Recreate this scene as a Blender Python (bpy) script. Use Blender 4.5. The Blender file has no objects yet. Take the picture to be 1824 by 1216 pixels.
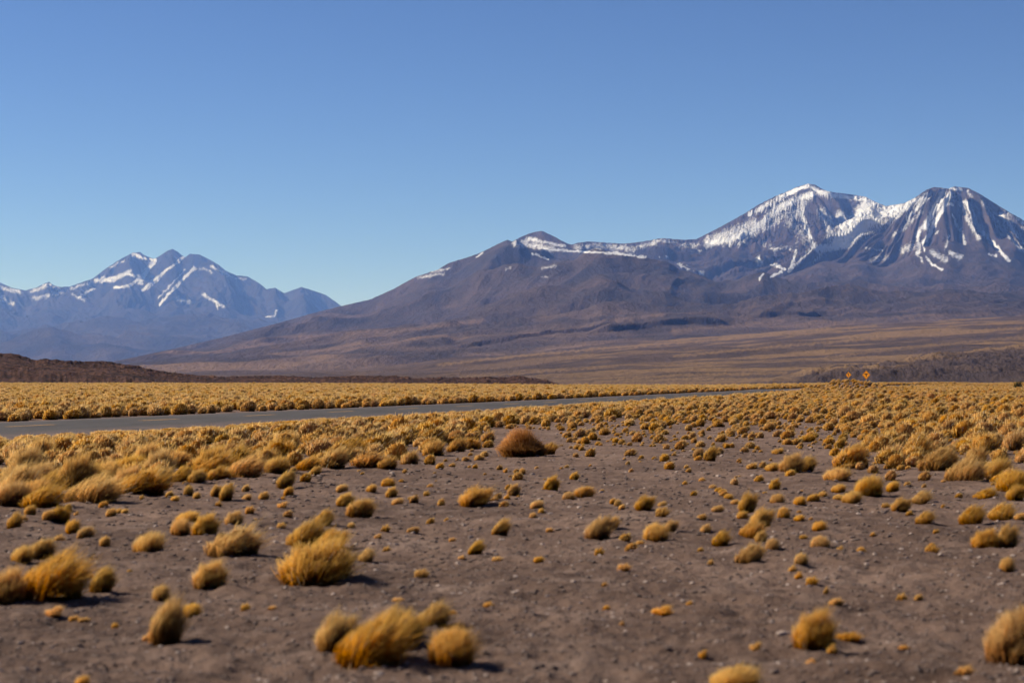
import bpy, math, random
import numpy as np
from mathutils import Vector, Matrix

# ------------------------------------------------------------------ camera, sky, sun, exposure
S = bpy.context.scene
F, HOR, CAMH = 3547.0, 672.0, 1.6           # focal length in photo pixels (70 mm), horizon row, eye height
SUN_EL, SUN_AZ = math.radians(39), math.radians(-70)   # azimuth clockwise from +Y (view direction)
cam = bpy.data.objects.new('camera', bpy.data.cameras.new('camera'))
S.collection.objects.link(cam); S.camera = cam
cam.location = (0, 0, CAMH); cam.rotation_euler = (math.radians(90), 0, 0)
cam.data.lens = 70; cam.data.sensor_width = 36
cam.data.shift_y = (HOR - 608) / 1824
cam.data.clip_start = 0.1; cam.data.clip_end = 200000
cam.data.dof.use_dof = True; cam.data.dof.focus_distance = 150; cam.data.dof.aperture_fstop = 2.8
W = bpy.data.worlds.new('World'); S.world = W; W.use_nodes = True
nt = W.node_tree; bg = nt.nodes['Background']
sky = nt.nodes.new('ShaderNodeTexSky'); sky.sky_type = 'NISHITA'; sky.sun_disc = False
sky.sun_elevation = SUN_EL; sky.sun_rotation = SUN_AZ
sky.altitude = 3200; sky.air_density = 1.05; sky.dust_density = 0.1; sky.ozone_density = 4.2
gm = nt.nodes.new('ShaderNodeGamma'); gm.inputs[1].default_value = 1.35
mu = nt.nodes.new('ShaderNodeMix'); mu.data_type = 'RGBA'; mu.blend_type = 'MULTIPLY'; mu.inputs[0].default_value = 1; mu.inputs[7].default_value = (.565, .545, .59, 1)
nt.links.new(sky.outputs[0], gm.inputs[0]); nt.links.new(gm.outputs[0], mu.inputs[6]); nt.links.new(mu.outputs[2], bg.inputs[0]); bg.inputs[1].default_value = 0.05
sl = bpy.data.lights.new('sun', 'SUN'); sl.energy = 5.0; sl.angle = math.radians(0.53); sl.color = (1, .91, .79)
sun = bpy.data.objects.new('sun', sl); S.collection.objects.link(sun)
sdir = Vector((math.sin(SUN_AZ) * math.cos(SUN_EL), math.cos(SUN_AZ) * math.cos(SUN_EL), math.sin(SUN_EL)))
sun.rotation_euler = sdir.to_track_quat('Z', 'Y').to_euler(); sun.location = (-30, 10, 40)
S.view_settings.view_transform = 'Standard'; S.view_settings.look = 'None'
S.view_settings.exposure = 0.7; S.view_settings.gamma = 1.0; S.view_settings.use_curve_mapping = False
S.cycles.max_bounces = 6; S.cycles.volume_bounces = 2

rng = np.random.default_rng(11); random.seed(5)

# ------------------------------------------------------------------ helpers
_P = np.random.default_rng(3).permutation(4096).astype(np.int64)
_G = np.random.default_rng(4).uniform(0, 2 * np.pi, 4096); _GX, _GY = np.cos(_G), np.sin(_G)
def noise(x, y):
    x = np.asarray(x, float); y = np.asarray(y, float)
    xi = np.floor(x).astype(np.int64); yi = np.floor(y).astype(np.int64); xf = x - xi; yf = y - yi
    def g(a, b):
        h = _P[(_P[(xi + a) & 4095] + yi + b) & 4095]
        return _GX[h] * (xf - a) + _GY[h] * (yf - b)
    u = xf * xf * xf * (xf * (xf * 6 - 15) + 10); v = yf * yf * yf * (yf * (yf * 6 - 15) + 10)
    a = g(0, 0); b = g(1, 0); c = g(0, 1); d = g(1, 1)
    return ((a + (b - a) * u) * (1 - v) + (c + (d - c) * u) * v) * 1.5
def fbm(x, y, o=4, r=.5, l=2.03):
    s = 0; a = 1
    for i in range(o):
        s = s + a * noise(x + 17.3 * i, y - 9.1 * i); a *= r; x = x * l; y = y * l
    return s
def ridged(x, y, o=4, r=.5):
    s = 0; a = 1
    for i in range(o):
        s = s + a * (1 - 2 * np.abs(noise(x + 31.7 * i, y + 5.3 * i))); a *= r; x = x * 2.07; y = y * 2.07
    return s
def sst(a, b, x):
    t = np.clip((x - a) / (b - a), 0, 1); return t * t * (3 - 2 * t)
def z_of(py, D): return CAMH + (HOR - py) * D / F
def interp(pts, x, k=1): return np.interp(x, [p[0] for p in pts], [p[k] for p in pts])

def mesh_obj(name, V, Fc, mat=None, parent=None, smooth=True, attrs=None, link=True):
    me = bpy.data.meshes.new(name)
    V = np.asarray(V, np.float32); Fc = np.asarray(Fc, np.int32); k = Fc.shape[1]
    me.vertices.add(len(V)); me.vertices.foreach_set('co', V.ravel())
    me.loops.add(Fc.size); me.loops.foreach_set('vertex_index', Fc.ravel())
    me.polygons.add(len(Fc)); me.polygons.foreach_set('loop_start', np.arange(len(Fc), dtype=np.int32) * k)
    me.update(calc_edges=True)
    me.polygons.foreach_set('use_smooth', np.full(len(Fc), smooth))
    for n, a in (attrs or {}).items():
        a = np.asarray(a, np.float32)
        t = 'FLOAT' if a.ndim == 1 else 'FLOAT_COLOR'
        at = me.attributes.new(n, t, 'POINT'); at.data.foreach_set('value' if a.ndim == 1 else 'color', a.ravel())
    if mat: me.materials.append(mat)
    o = bpy.data.objects.new(name, me)
    if link: S.collection.objects.link(o)
    if parent: o.parent = parent
    return o
def grid(name, X, Y, Z, mat, attrs=None):
    r, c = X.shape
    i = np.arange(r * c).reshape(r, c)
    f = np.stack([i[:-1, :-1], i[:-1, 1:], i[1:, 1:], i[1:, :-1]], -1).reshape(-1, 4)
    o = mesh_obj(name, np.stack([X, Y, Z], -1).reshape(-1, 3), f, mat,
                 attrs={k: v.reshape(-1) for k, v in (attrs or {}).items()})
    o['kind'] = 'structure'; return o
def tag(o, label, cat, group=None):
    o['label'] = label; o['category'] = cat
    if group: o['group'] = group

class NT:                                   # small node-tree helper
    def __init__(s, name):
        s.m = bpy.data.materials.new(name); s.m.use_nodes = True; s.t = s.m.node_tree
        s.b = s.t.nodes['Principled BSDF']; s.out = s.t.nodes['Material Output']
        s.b.inputs['Roughness'].default_value = 1; s.b.inputs['Specular IOR Level'].default_value = .1
        s.co = s.t.nodes.new('ShaderNodeTexCoord').outputs['Object']
    def n(s, typ, **kw):
        x = s.t.nodes.new(typ)
        for k, v in kw.items(): setattr(x, k, v)
        return x
    def l(s, a, b): s.t.links.new(a, b)
    def noise(s, scale, detail=6, rough=.6, stretch=None, off=0):
        mp = s.n('ShaderNodeMapping'); s.l(s.co, mp.inputs[0])
        mp.inputs['Location'].default_value = (off, off * .7, 0)
        if stretch: mp.inputs['Scale'].default_value = stretch
        t = s.n('ShaderNodeTexNoise'); s.l(mp.outputs[0], t.inputs['Vector'])
        t.inputs['Scale'].default_value = scale; t.inputs['Detail'].default_value = detail; t.inputs['Roughness'].default_value = rough
        return t.outputs[0]
    def ramp(s, v, stops):
        r = s.n('ShaderNodeValToRGB'); s.l(v, r.inputs[0]); e = r.color_ramp.elements
        e[0].position = stops[0][0]; e[0].color = (*stops[0][1], 1); e[1].position = stops[-1][0]; e[1].color = (*stops[-1][1], 1)
        for p, c in stops[1:-1]:
            x = e.new(p); x.color = (*c, 1)
        return r.outputs[0]
    def mr(s, v, a, b, c=0, d=1):
        r = s.n('ShaderNodeMapRange'); s.put(v, r.inputs[0])
        for i, q in zip((1, 2, 3, 4), (a, b, c, d)): r.inputs[i].default_value = q
        return r.outputs[0]
    def put(s, v, sock):
        if isinstance(v, (int, float, tuple)): sock.default_value = v if not isinstance(v, tuple) or len(v) == 4 else (*v, 1)
        else: s.l(v, sock)
    def mix(s, f, a, b, mode='MIX'):
        x = s.n('ShaderNodeMix', data_type='RGBA', blend_type=mode)
        s.put(f, x.inputs[0]); s.put(a, x.inputs[6]); s.put(b, x.inputs[7]); return x.outputs[2]
    def math(s, op, a, b=0):
        x = s.n('ShaderNodeMath', operation=op); s.put(a, x.inputs[0]); s.put(b, x.inputs[1]); return x.outputs[0]
    def attr(s, name): return s.n('ShaderNodeAttribute', attribute_name=name).outputs['Fac']
    def bump(s, h, dist, strength=1, prev=None):
        x = s.n('ShaderNodeBump'); s.l(h, x.inputs['Height']); x.inputs['Distance'].default_value = dist
        x.inputs['Strength'].default_value = strength
        if prev is not None: s.l(prev, x.inputs['Normal'])
        return x.outputs[0]
    def done(s, col, nrm=None):
        s.put(col, s.b.inputs['Base Color'])
        if nrm is not None: s.l(nrm, s.b.inputs['Normal'])
        return s.m

# ------------------------------------------------------------------ materials
def m_ground():
    s = NT('gravel_ground')
    a = s.noise(.35, 6, .6); b = s.noise(5, 8, .7, off=3); c = s.noise(38, 5, .7, off=8); d = s.noise(1.3, 6, .65, off=20)
    col = s.ramp(a, [(.3, (.096, .060, .045)), (.5, (.155, .099, .074)), (.7, (.25, .166, .126))])
    col = s.mix(s.mr(d, .50, .70), col, (.235, .165, .132))
    col = s.mix(s.mr(b, .49, .33), col, (.07, .046, .038))
    col = s.mix(s.mr(c, .56, .72), col, (.20, .15, .125))
    col = s.mix(s.mr(c, .44, .30), col, (.055, .04, .037))
    far = s.mr(s.attr('far'), 0, 1)
    col = s.mix(far, col, s.ramp(s.noise(.02, 7, .6, stretch=(.4, 1, 1)), [(.35, (.16, .11, .085)), (.65, (.33, .22, .11))]))
    n = s.bump(b, .09, .9); n = s.bump(c, .03, .9, n)
    return s.done(col, n)
def m_road():
    s = NT('asphalt')
    a = s.noise(.6, 6, .6, stretch=(1, .3, 1)); c = s.noise(60, 3, .7)
    col = s.ramp(a, [(.3, (.044, .040, .039)), (.7, (.068, .062, .060))])
    col = s.mix(s.mr(c, .55, .75), col, (.15, .145, .14))
    e = s.attr('edge')
    col = s.mix(s.math('MULTIPLY', s.mr(e, .55, 1.0), s.mr(s.noise(1.2, 5, .7), .3, .6)), col, (.15, .11, .095))
    s.b.inputs['Roughness'].default_value = .8
    return s.done(col, s.bump(c, .01, .5))
def m_mountain(name, lo, hi, tan, snow, scale):
    s = NT(name)
    a = s.noise(.0016 * scale, 8, .62); b = s.noise(.012 * scale, 6, .65, stretch=(1, .45, .6), off=5)
    fine = s.noise(.055 * scale, 5, .75, stretch=(1, .5, .7), off=9)
    col = s.mix(s.mr(a, .35, .65), lo, hi)
    col = s.mix(s.mr(b, .54, .34, 0, .4), col, tuple(q * .62 for q in lo))
    col = s.mix(s.math('MULTIPLY', s.attr('tan'), s.mr(b, .25, .6, .55, 1)), col, tan)
    col = s.mix(s.math('MULTIPLY', s.attr('rock'), s.mr(fine, .42, .62)), col, (.040, .030, .033))
    sn = s.math('ADD', s.attr('snow'), s.math('MULTIPLY', s.math('SUBTRACT', fine, .5), 1.6))
    col = s.mix(s.mr(sn, .24, .72), col, snow)
    nb = s.bump(b, 60 / scale, .8); return s.done(col, s.bump(fine, 25 / scale, .7, nb))
def m_lava():
    s = NT('dark_rock')
    a = s.noise(.05, 8, .65); b = s.noise(.5, 6, .75, off=4)
    col = s.ramp(a, [(.35, (.028, .013, .010)), (.5, (.062, .028, .020)), (.68, (.12, .058, .038))])
    col = s.mix(s.mr(b, .55, .38, 0, .8), col, (.014, .011, .012))
    col = s.mix(s.mr(b, .58, .72), col, (.13, .088, .066))
    return s.done(col, s.bump(b, 1.0, 1))
def m_grass(name, root, mid, tip, dead, deadp, transl=.35):
    s = NT(name); t = s.t
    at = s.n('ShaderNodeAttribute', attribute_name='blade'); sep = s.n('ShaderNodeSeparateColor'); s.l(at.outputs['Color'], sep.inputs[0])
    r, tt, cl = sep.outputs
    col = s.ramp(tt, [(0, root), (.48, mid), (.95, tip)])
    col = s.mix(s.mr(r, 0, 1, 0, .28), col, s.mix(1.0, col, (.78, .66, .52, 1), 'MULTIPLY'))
    col = s.mix(s.mr(r, 1 - deadp, 1 - deadp + .02), col, dead)
    oi = s.n('ShaderNodeObjectInfo')
    hs = s.n('ShaderNodeHueSaturation'); s.l(col, hs.inputs['Color'])
    s.l(s.mr(oi.outputs['Random'], 0, 1, .86, 1.1), hs.inputs['Value'])
    s.l(s.mr(s.math('FRACT', s.math('MULTIPLY', oi.outputs['Random'], 7.31)), 0, 1, .491, .500), hs.inputs['Hue'])
    s.l(s.mr(s.math('FRACT', s.math('MULTIPLY', oi.outputs['Random'], 13.7)), 0, 1, .93, 1.10), hs.inputs['Saturation'])
    d = s.n('ShaderNodeBsdfDiffuse'); tr = s.n('ShaderNodeBsdfTranslucent'); mx = s.n('ShaderNodeMixShader')
    s.l(hs.outputs[0], d.inputs[0]); s.l(hs.outputs[0], tr.inputs[0]); mx.inputs[0].default_value = transl
    s.l(d.outputs[0], mx.inputs[1]); s.l(tr.outputs[0], mx.inputs[2]); s.l(mx.outputs[0], s.out.inputs['Surface'])
    return s.m
def m_plain(name, col, var=.25, scale=20, rough=.9, metal=0):
    s = NT(name); s.b.inputs['Roughness'].default_value = rough; s.b.inputs['Metallic'].default_value = metal
    return s.done(s.mix(s.mr(s.noise(scale, 5, .65), .3, .7), tuple(q * (1 - var) for q in col), tuple(min(1, q * (1 + var)) for q in col)))
M_ground = m_ground(); M_road = m_road()
M_mtn = m_mountain('volcanic_slope', (.034, .028, .031), (.084, .058, .051), (.18, .115, .08), (.62, .63, .66), 1.0)
M_far = m_mountain('far_slope', (.022, .021, .024), (.045, .036, .037), (.12, .09, .08), (.62, .63, .66), .6)
M_foot = m_mountain('foothill_slope', (.052, .037, .037), (.088, .060, .051), (.25, .152, .074), (.7, .7, .7), 9.0)
M_lava = m_lava()
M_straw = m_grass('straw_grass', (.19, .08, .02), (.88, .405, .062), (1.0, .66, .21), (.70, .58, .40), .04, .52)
M_pale_straw = m_grass('pale_straw', (.22, .10, .03), (.88, .45, .09), (1.0, .71, .27), (.70, .60, .44), .05, .5)
M_red = m_grass('reddish_straw', (.34, .16, .045), (.58, .27, .07), (.60, .31, .12), (.55, .42, .28), .05, .25)
M_paint = m_plain('yellow_road_paint', (.40, .23, .08), .3, 8)
M_stone = m_plain('stone', (.13, .095, .08), .45, 14)
M_pale = m_plain('pale_stone', (.30, .235, .20), .3, 14)

# ------------------------------------------------------------------ terrain functions
ROAD = [(-60, -50.5), (20, -27.5), (62.4, -15.2), (90, -7.1), (115, .2), (142, 7.6), (210, 25), (315, 54), (400, 82), (520, 128)]   # (Y, X) of the centre line
def road_x(Y): return interp(ROAD, Y)
def road_dist(X, Y): return (X - road_x(Y)) * .96
EDGE = [(-900, 430), (0, 415), (600, 385), (900, 340), (1000, 305), (1250, 300), (1420, 360), (1500, 420), (1824, 500), (2600, 520)]
def ground_z(X, Y):
    X = np.asarray(X, float); Y = np.asarray(Y, float)
    px = 912 + F * X / np.maximum(Y, 4)
    near = np.exp(-np.maximum(Y, 0) / 60)
    z = .05 * fbm(X / 1.8, Y / 2.6, 3) * near + .05 * fbm(X / .36 + 9, Y / .5, 3) * np.exp(-np.maximum(Y, 0) / 40)
    z = z + .012 * fbm(X / .11, Y / .13, 2) * np.exp(-np.maximum(Y, 0) / 22) + .06 * noise(X / 9, Y / 14)
    z = z * sst(4.5, 7, np.abs(road_dist(X, Y)))
    # low mound beside the road, before the signs
    z = z + 1.05 * np.exp(-((X - 39.5) / 4.2) ** 2 - ((Y - 236) / 9) ** 2) * (1 + .25 * noise(X / 1.5, Y / 1.5))
    z = z + .55 * np.exp(-((X - 32.5) / 2.4) ** 2 - ((Y - 215) / 9) ** 2)
    ed = interp(EDGE, px); t = np.maximum(Y - ed, 0)
    z = z - .012 * t * sst(0, 60, t) * (t < 900) - 10.8 * (t >= 900)
    return z

# ------------------------------------------------------------------ ground sheet
yy = np.arange(1330, 681, -.75); rows = F * CAMH / (yy - HOR)
rows = np.concatenate([[-8, -4, -1, 1, 3, 5, 6.5, 7.6], rows, np.geomspace(645, 90000, 60)])
u = np.concatenate([np.linspace(-3, -.42, 14), np.linspace(-.38, .38, 1300), np.linspace(.42, 3, 14)])
Yg, Ug = np.meshgrid(rows, u, indexing='ij'); Xg = Ug * (np.maximum(Yg, 0) + 4)
pxg = 912 + F * Xg / np.maximum(Yg, 4)
Zg = ground_z(Xg, Yg)
grid('ground', Xg, Yg, Zg, M_ground, {'far': sst(0, 160, Yg - interp(EDGE, pxg))})
del Yg, Ug, Xg, Zg, pxg

# road and its markings
def strip(name, offs, ys, zoff, mat, kind='structure', edge=None):
    V = []; E = []
    for y in ys:
        for k, o in enumerate(offs):
            x = road_x(y) + o / .96
            x2, y2 = x, y
            V.append((x2, y2, float(ground_z(road_x(y), y)) + zoff[k])); E.append(abs(o) / 4.7)
    n = len(offs); i = np.arange(len(V)).reshape(-1, n)
    f = np.stack([i[:-1, :-1], i[:-1, 1:], i[1:, 1:], i[1:, :-1]], -1).reshape(-1, 4)
    return mesh_obj(name, V, f, mat, attrs={'edge': E})
o = strip('road', [-4.9, -4.3, -2, 0, 2, 4.3, 4.9], np.concatenate([np.arange(-50, 120, 2.), np.arange(120, 520, 4.)]),
          [-.05, .05, .075, .085, .075, .05, -.05], M_road); o['kind'] = 'structure'
V = []; Fq = []
for k in range(-4, 40):
    y0 = 61.2 + k * 8.6
    if y0 > 400: break
    for q in range(3):
        for yv in (y0 + q * .95, y0 + q * .95 + .95):
            for w_ in (-.11, .11):
                V.append((float(road_x(yv)) + w_, yv, float(ground_z(road_x(yv), yv)) + .089))
        b_ = len(V) - 4; Fq.append((b_, b_ + 1, b_ + 3, b_ + 2))
o = mesh_obj('road_marking', V, Fq, M_paint); o['kind'] = 'structure'

# ------------------------------------------------------------------ painting helpers for snow and dry-grass cover
def seg_mask(PX, PY, strokes, wide=1.0):
    """cover density on the visible slopes: each stroke (density, width, points) is one gully, band or patch"""
    out = np.zeros_like(PX)
    wx = PX + 2.2 * noise(PX / 9, PY / 9) + 1.0 * noise(PX / 3, PY / 3 + 7); wy = PY + 2.0 * noise(PX / 8 + 40, PY / 8) + .9 * noise(PX / 3 + 11, PY / 3)
    for den, w, pts in strokes:
        w = w * wide
        x0 = min(p[0] for p in pts) - w * 2.5; x1 = max(p[0] for p in pts) + w * 2.5
        y0 = min(p[1] for p in pts) - w * 2.5; y1 = max(p[1] for p in pts) + w * 2.5
        sel = (PX > x0) & (PX < x1) & (PY > y0) & (PY < y1)
        if not sel.any(): continue
        a, b = wx[sel], wy[sel]; best = np.full(a.shape, 1e9)
        if len(pts) == 1: best = np.hypot(a - pts[0][0], b - pts[0][1])
        for (ax, ay), (bx, by) in zip(pts[:-1], pts[1:]):
            t = np.clip(((a - ax) * (bx - ax) + (b - ay) * (by - ay)) / max((bx - ax) ** 2 + (by - ay) ** 2, 1e-6), 0, 1)
            best = np.minimum(best, np.hypot(a - ax - t * (bx - ax), b - ay - t * (by - ay)))
        v = abs(den) * (1 - sst(w * .05, w * 1.0, best)) * (.97 + .38 * noise(a / 5 + b / 9, b / 4))
        out[sel] = np.maximum(out[sel], v) if den > 0 else out[sel] * (1 - v * .8)
    return out
def poly_mask(PX, PY, den, poly):
    inside = np.zeros(PX.shape, bool); n = len(poly)
    a = PX + 2.5 * noise(PX / 7, PY / 7); b = PY + 2.5 * noise(PX / 7 + 30, PY / 7)
    for i in range(n):
        x0, y0 = poly[i]; x1, y1 = poly[(i + 1) % n]
        inside ^= ((y0 > b) != (y1 > b)) & (a < (x1 - x0) * (b - y0) / (y1 - y0 + 1e-9) + x0)
    return inside * den

def massif(name, cols, rowsD, layers, detail, skyline, mat, snow, tan_fn, rock_fn=None, scarps=()):
    D, PX = np.meshgrid(rowsD, cols, indexing='ij'); X = (PX - 912) / F * D
    base = layers['base'](PX, D, X); Z = base.copy()
    for li, (pts, Wd, p, back) in enumerate(layers['crests']):
        xs = [q[0] for q in pts]; wob = 9 * noise(PX / 40 + Wd, D / 3000)
        kk = np.hanning(27); kk /= kk.sum(); sm = lambda v: np.convolve(np.pad(v, 13, 'edge'), kk, 'valid')
        d1 = sm(np.interp(cols, xs, [q[2] for q in pts])); y1 = sm(np.interp(cols, xs, [q[1] for q in pts]))
        Dc = np.interp(PX + wob, cols, d1) * (1 + .018 * noise(PX / 55, 0 * PX + Wd))
        zc = z_of(np.interp(PX, cols, y1), Dc)
        s = (Dc - D) / Wd
        fr = np.clip(1 - s, 0, 1) ** p
        z = base + np.maximum(zc - base, 0) * np.where(s >= 0, fr, 1) - np.where(s < 0, (D - Dc) * back, 0)
        fw = layers['fade'][li]
        if fw: z = base + (z - base) * sst(xs[0] - fw, xs[0] + fw, PX) * (1 - sst(xs[-1] - fw, xs[-1] + fw, PX))
        k = 18.0; Z = np.maximum(Z, z) + k * np.exp(-np.abs(Z - z) / k) * .35
    Z = Z + detail(X, D, Z, base, PX)
    for amp, wid, L, pts in scarps:           # steep scarps facing the viewer: (height, run, tail length, image line of the foot)
        xs = [q[0] for q in pts]; d0 = np.interp(PX[0], xs, [q[1] for q in pts]) + 30 * noise(PX[0] / 60, PX[0] * 0 + amp)
        f = sst(xs[0], xs[0] + 50, PX[0]) * (1 - sst(xs[-1] - 30, xs[-1], PX[0]))
        t = D - d0[None, :]
        Z = Z + amp * f[None, :] * sst(0, wid, t) * np.exp(-np.maximum(t - wid, 0) / L)
    if skyline is not None:
        el = (Z - CAMH) / D; cur = el.max(0)
        want = (HOR - np.interp(cols, [q[0] for q in skyline], [q[1] for q in skyline])) / F
        want = want + (.55 * fbm(cols / 7., cols * 0 + 2, 3)) / F
        for win, g0, g1 in ((81, .2, .8), (31, .55, .95), (1, .965, .998)):
            el = (Z - CAMH) / D; cur = el.max(0); k = np.hanning(win + 2); k /= k.sum(); h_ = len(k) // 2
            fac = np.clip(want / np.maximum(cur, 1e-4), .3, 3); fac = np.convolve(np.pad(fac, h_, 'edge'), k, 'valid')
            if win > 1: cur = np.convolve(np.pad(cur, h_, 'edge'), k, 'valid')
            Z = CAMH + (Z - CAMH) * (1 + (fac[None, :] - 1) * sst(g0, g1, el / np.maximum(cur, 1e-4)[None, :]))
    Z = Z - 90 * (1 - sst(rowsD[0], rowsD[0] * 1.17, D)) * (name == 'mountains')
    PY = HOR - F * (Z - CAMH) / D
    sn = seg_mask(PX, PY, snow, 0.8 if name == 'far_mountains' else 1.15) if snow else np.zeros_like(Z)
    tn = tan_fn(X, D, Z, PX, PY)
    at = {'snow': sn, 'tan': np.clip(tn, 0, 1), 'rock': rock_fn(X, D, Z, PX, PY) if rock_fn else np.zeros_like(Z)}
    return grid(name, X, D, Z, mat, at)

# ------------------------------------------------------------------ far snowy range (about 42 km)
far_sky = [(-400, 470), (-150, 500), (-60, 485), (0, 503), (20, 512), (45, 517), (65, 512), (80, 504), (87, 502), (96, 508), (108, 511), (125, 510), (150, 501),
           (165, 496), (190, 477), (215, 461), (236, 450), (250, 449), (258, 455), (275, 461), (290, 452), (299, 446), (307, 443), (316, 448), (322, 453), (330, 458),
           (338, 452), (355, 453), (375, 463), (390, 472), (402, 482), (420, 490), (440, 492), (460, 503), (475, 515), (490, 512), (506, 522), (520, 517), (537, 511),
           (560, 518), (580, 525), (596, 536), (608, 545), (640, 560), (700, 580), (900, 600)]
def far_detail(X, D, Z, base, PX):
    h = np.clip((Z - base) / 1500, 0, 1)
    g = ridged(X / 2100 + .45 * D / 2600 + .3 * noise(X / 2500, D / 2500), D / 5200 + .25 * X / 1900, 5, .52)
    g = g + .35 * ridged(X / 700 + .4 * D / 900, D / 2200, 3, .5)
    return 400 * g * h * (1 - .3 * h) - 110 * h + 150 * fbm(X / 2600 + 4, D / 2300, 4, .42) * sst(0, .15, h + .08)
far_snow = [(.95, 5, [(236, 452), (262, 462), (276, 464)]), (.95, 9, [(276, 464), (264, 478), (256, 492), (250, 504)]), (.9, 6, [(268, 475), (250, 495), (228, 510), (205, 512)]),
            (.85, 7, [(250, 492), (225, 488), (200, 500), (170, 500)]), (.8, 5, [(232, 482), (205, 494), (172, 498)]), (.95, 6, [(326, 458), (312, 470), (292, 484), (270, 502), (255, 516)]),
            (.65, 4, [(300, 478), (280, 500), (262, 516)]), (.95, 6, [(347, 476), (330, 494), (308, 516), (294, 530), (284, 542)]), (.6, 4, [(330, 480), (300, 512), (282, 530)]),
            (.55, 5, [(345, 480), (362, 478), (378, 486)]), (.7, 6, [(375, 474), (392, 482), (408, 490)]), (.52, 11, [(318, 532), (336, 538)]), (.7, 7, [(362, 524), (378, 534), (398, 546)]),
            (.6, 5, [(384, 540), (388, 550)]), (.75, 4, [(474, 564), (490, 562), (494, 552)]), (.6, 10, [(-40, 500), (8, 514), (34, 520)]), (.5, 12, [(0, 530), (22, 540)]),
            (.55, 9, [(55, 520), (86, 508), (104, 514)]), (.7, 4, [(76, 508), (92, 506)]), (.48, 10, [(60, 532), (110, 520)]), (.75, 6, [(140, 530), (158, 518), (168, 514)]), (.55, 6, [(126, 514), (160, 504), (186, 492)]),
            (.5, 5, [(196, 476), (222, 464)]), (.5, 6, [(128, 524), (150, 536)]), (.5, 4, [(405, 492), (440, 498)])]
rD = np.concatenate([np.linspace(17000, 30000, 60), np.linspace(30200, 43500, 330), np.linspace(43700, 52000, 30)])
massif('far_mountains', np.arange(-420, 900, 1.15), rD,
       {'base': lambda P, D, X: z_of(672 - 30 * sst(17000, 30000, D), D), 'fade': [0, 0, 0],
        'crests': [(  [(p[0], p[1], 42000) for p in far_sky], 11500, 1.75, .35),
                   ([(-200, 590, 32000), (0, 600, 32000), (90, 590, 32500), (170, 577, 33000), (235, 588, 32000), (320, 566, 33500), (400, 568, 34000), (500, 575, 33500), (620, 585, 33000), (800, 600, 33000)], 8000, 1.5, .12),
                   ([(-200, 628, 27000), (0, 634, 27000), (60, 612, 27500), (130, 596, 28500), (200, 606, 28000), (300, 600, 28500), (420, 615, 28000), (800, 640, 28000)], 7000, 1.4, .10)]},
       far_detail, far_sky, M_far, far_snow,
       lambda X, D, Z, PX, PY: sst(-.1, .6, fbm(X / 1600, D / 3000, 3)) * sst(560, 625, PY) * .7)

# ------------------------------------------------------------------ main volcano massif (17 to 23 km)
misc = [(985, 452, 22000), (1010, 440, 22000), (1030, 432, 22000), (1050, 430, 22000), (1110, 434, 22000), (1140, 431, 22000), (1180, 424, 22500), (1215, 427, 22500), (1240, 426, 22800), (1270, 411, 23000),
        (1300, 395, 23000), (1330, 378, 23000), (1350, 365, 23000), (1380, 350, 23000), (1400, 342, 23000), (1420, 333, 23000), (1440, 327, 23000), (1452, 329, 23000), (1460, 334, 23000), (1475, 341, 23200),
        (1500, 344, 23600), (1540, 350, 23600), (1565, 362, 23400), (1582, 368, 23200), (1640, 400, 23000), (1720, 470, 23000)]
mini = [(1330, 530, 18500), (1380, 496, 18600), (1430, 466, 18800), (1480, 440, 19000), (1520, 412, 19200), (1556, 382, 19500), (1578, 367, 19600), (1610, 362, 19600), (1630, 352, 19500), (1650, 338, 19400), (1665, 333, 19400),
        (1690, 336, 19300), (1700, 332, 19300), (1725, 335, 19300), (1745, 345, 19300), (1780, 367, 19200), (1824, 393, 19100), (1900, 437, 19000), (2000, 480, 19000), (2200, 520, 19000)]
peak = [(860, 462, 20000), (905, 436, 20000), (930, 421, 20000), (948, 414, 20000), (965, 411, 20000), (985, 420, 20000), (1005, 431, 20000), (1020, 438, 20000), (1060, 455, 20000)]
dome = [(-200, 676, 15000), (100, 662, 15500), (200, 644, 16000), (300, 623, 16300), (400, 600, 16500), (500, 574, 16700), (560, 557, 16800), (612, 544, 17000), (660, 533, 17000), (700, 515, 17000), (740, 493, 17000), (780, 480, 17000),
        (800, 468, 17000), (860, 448, 17000), (880, 438, 17000), (903, 427, 17000), (918, 438, 16900), (950, 452, 16500), (985, 452, 16300), (1010, 449, 16300), (1060, 447, 16300), (1100, 449, 16300), (1150, 457, 16300), (1190, 461, 16300),
        (1230, 475, 16200), (1290, 500, 16200), (1350, 522, 16000), (1450, 535, 15800), (1550, 552, 15600), (1700, 560, 15400), (1850, 560, 15400), (2200, 560, 15400)]
main_sky = [(-200, 676), (100, 662), (200, 644), (300, 623), (400, 600), (500, 574), (560, 557), (612, 544), (660, 533), (700, 515), (740, 493), (780, 480), (800, 468), (840, 456), (860, 448), (880, 438), (903, 427), (912, 430), (930, 421),
            (948, 414), (965, 411), (985, 420), (1005, 431), (1018, 436)] + [(p[0], p[1]) for p in misc if 1020 < p[0] < 1575] + [(p[0], p[1]) for p in mini if p[0] > 1577]
xm, ym = (1700 - 912) / F * 19300, 19300.
xi, yi = (1440 - 912) / F * 23000, 23000.
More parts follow.
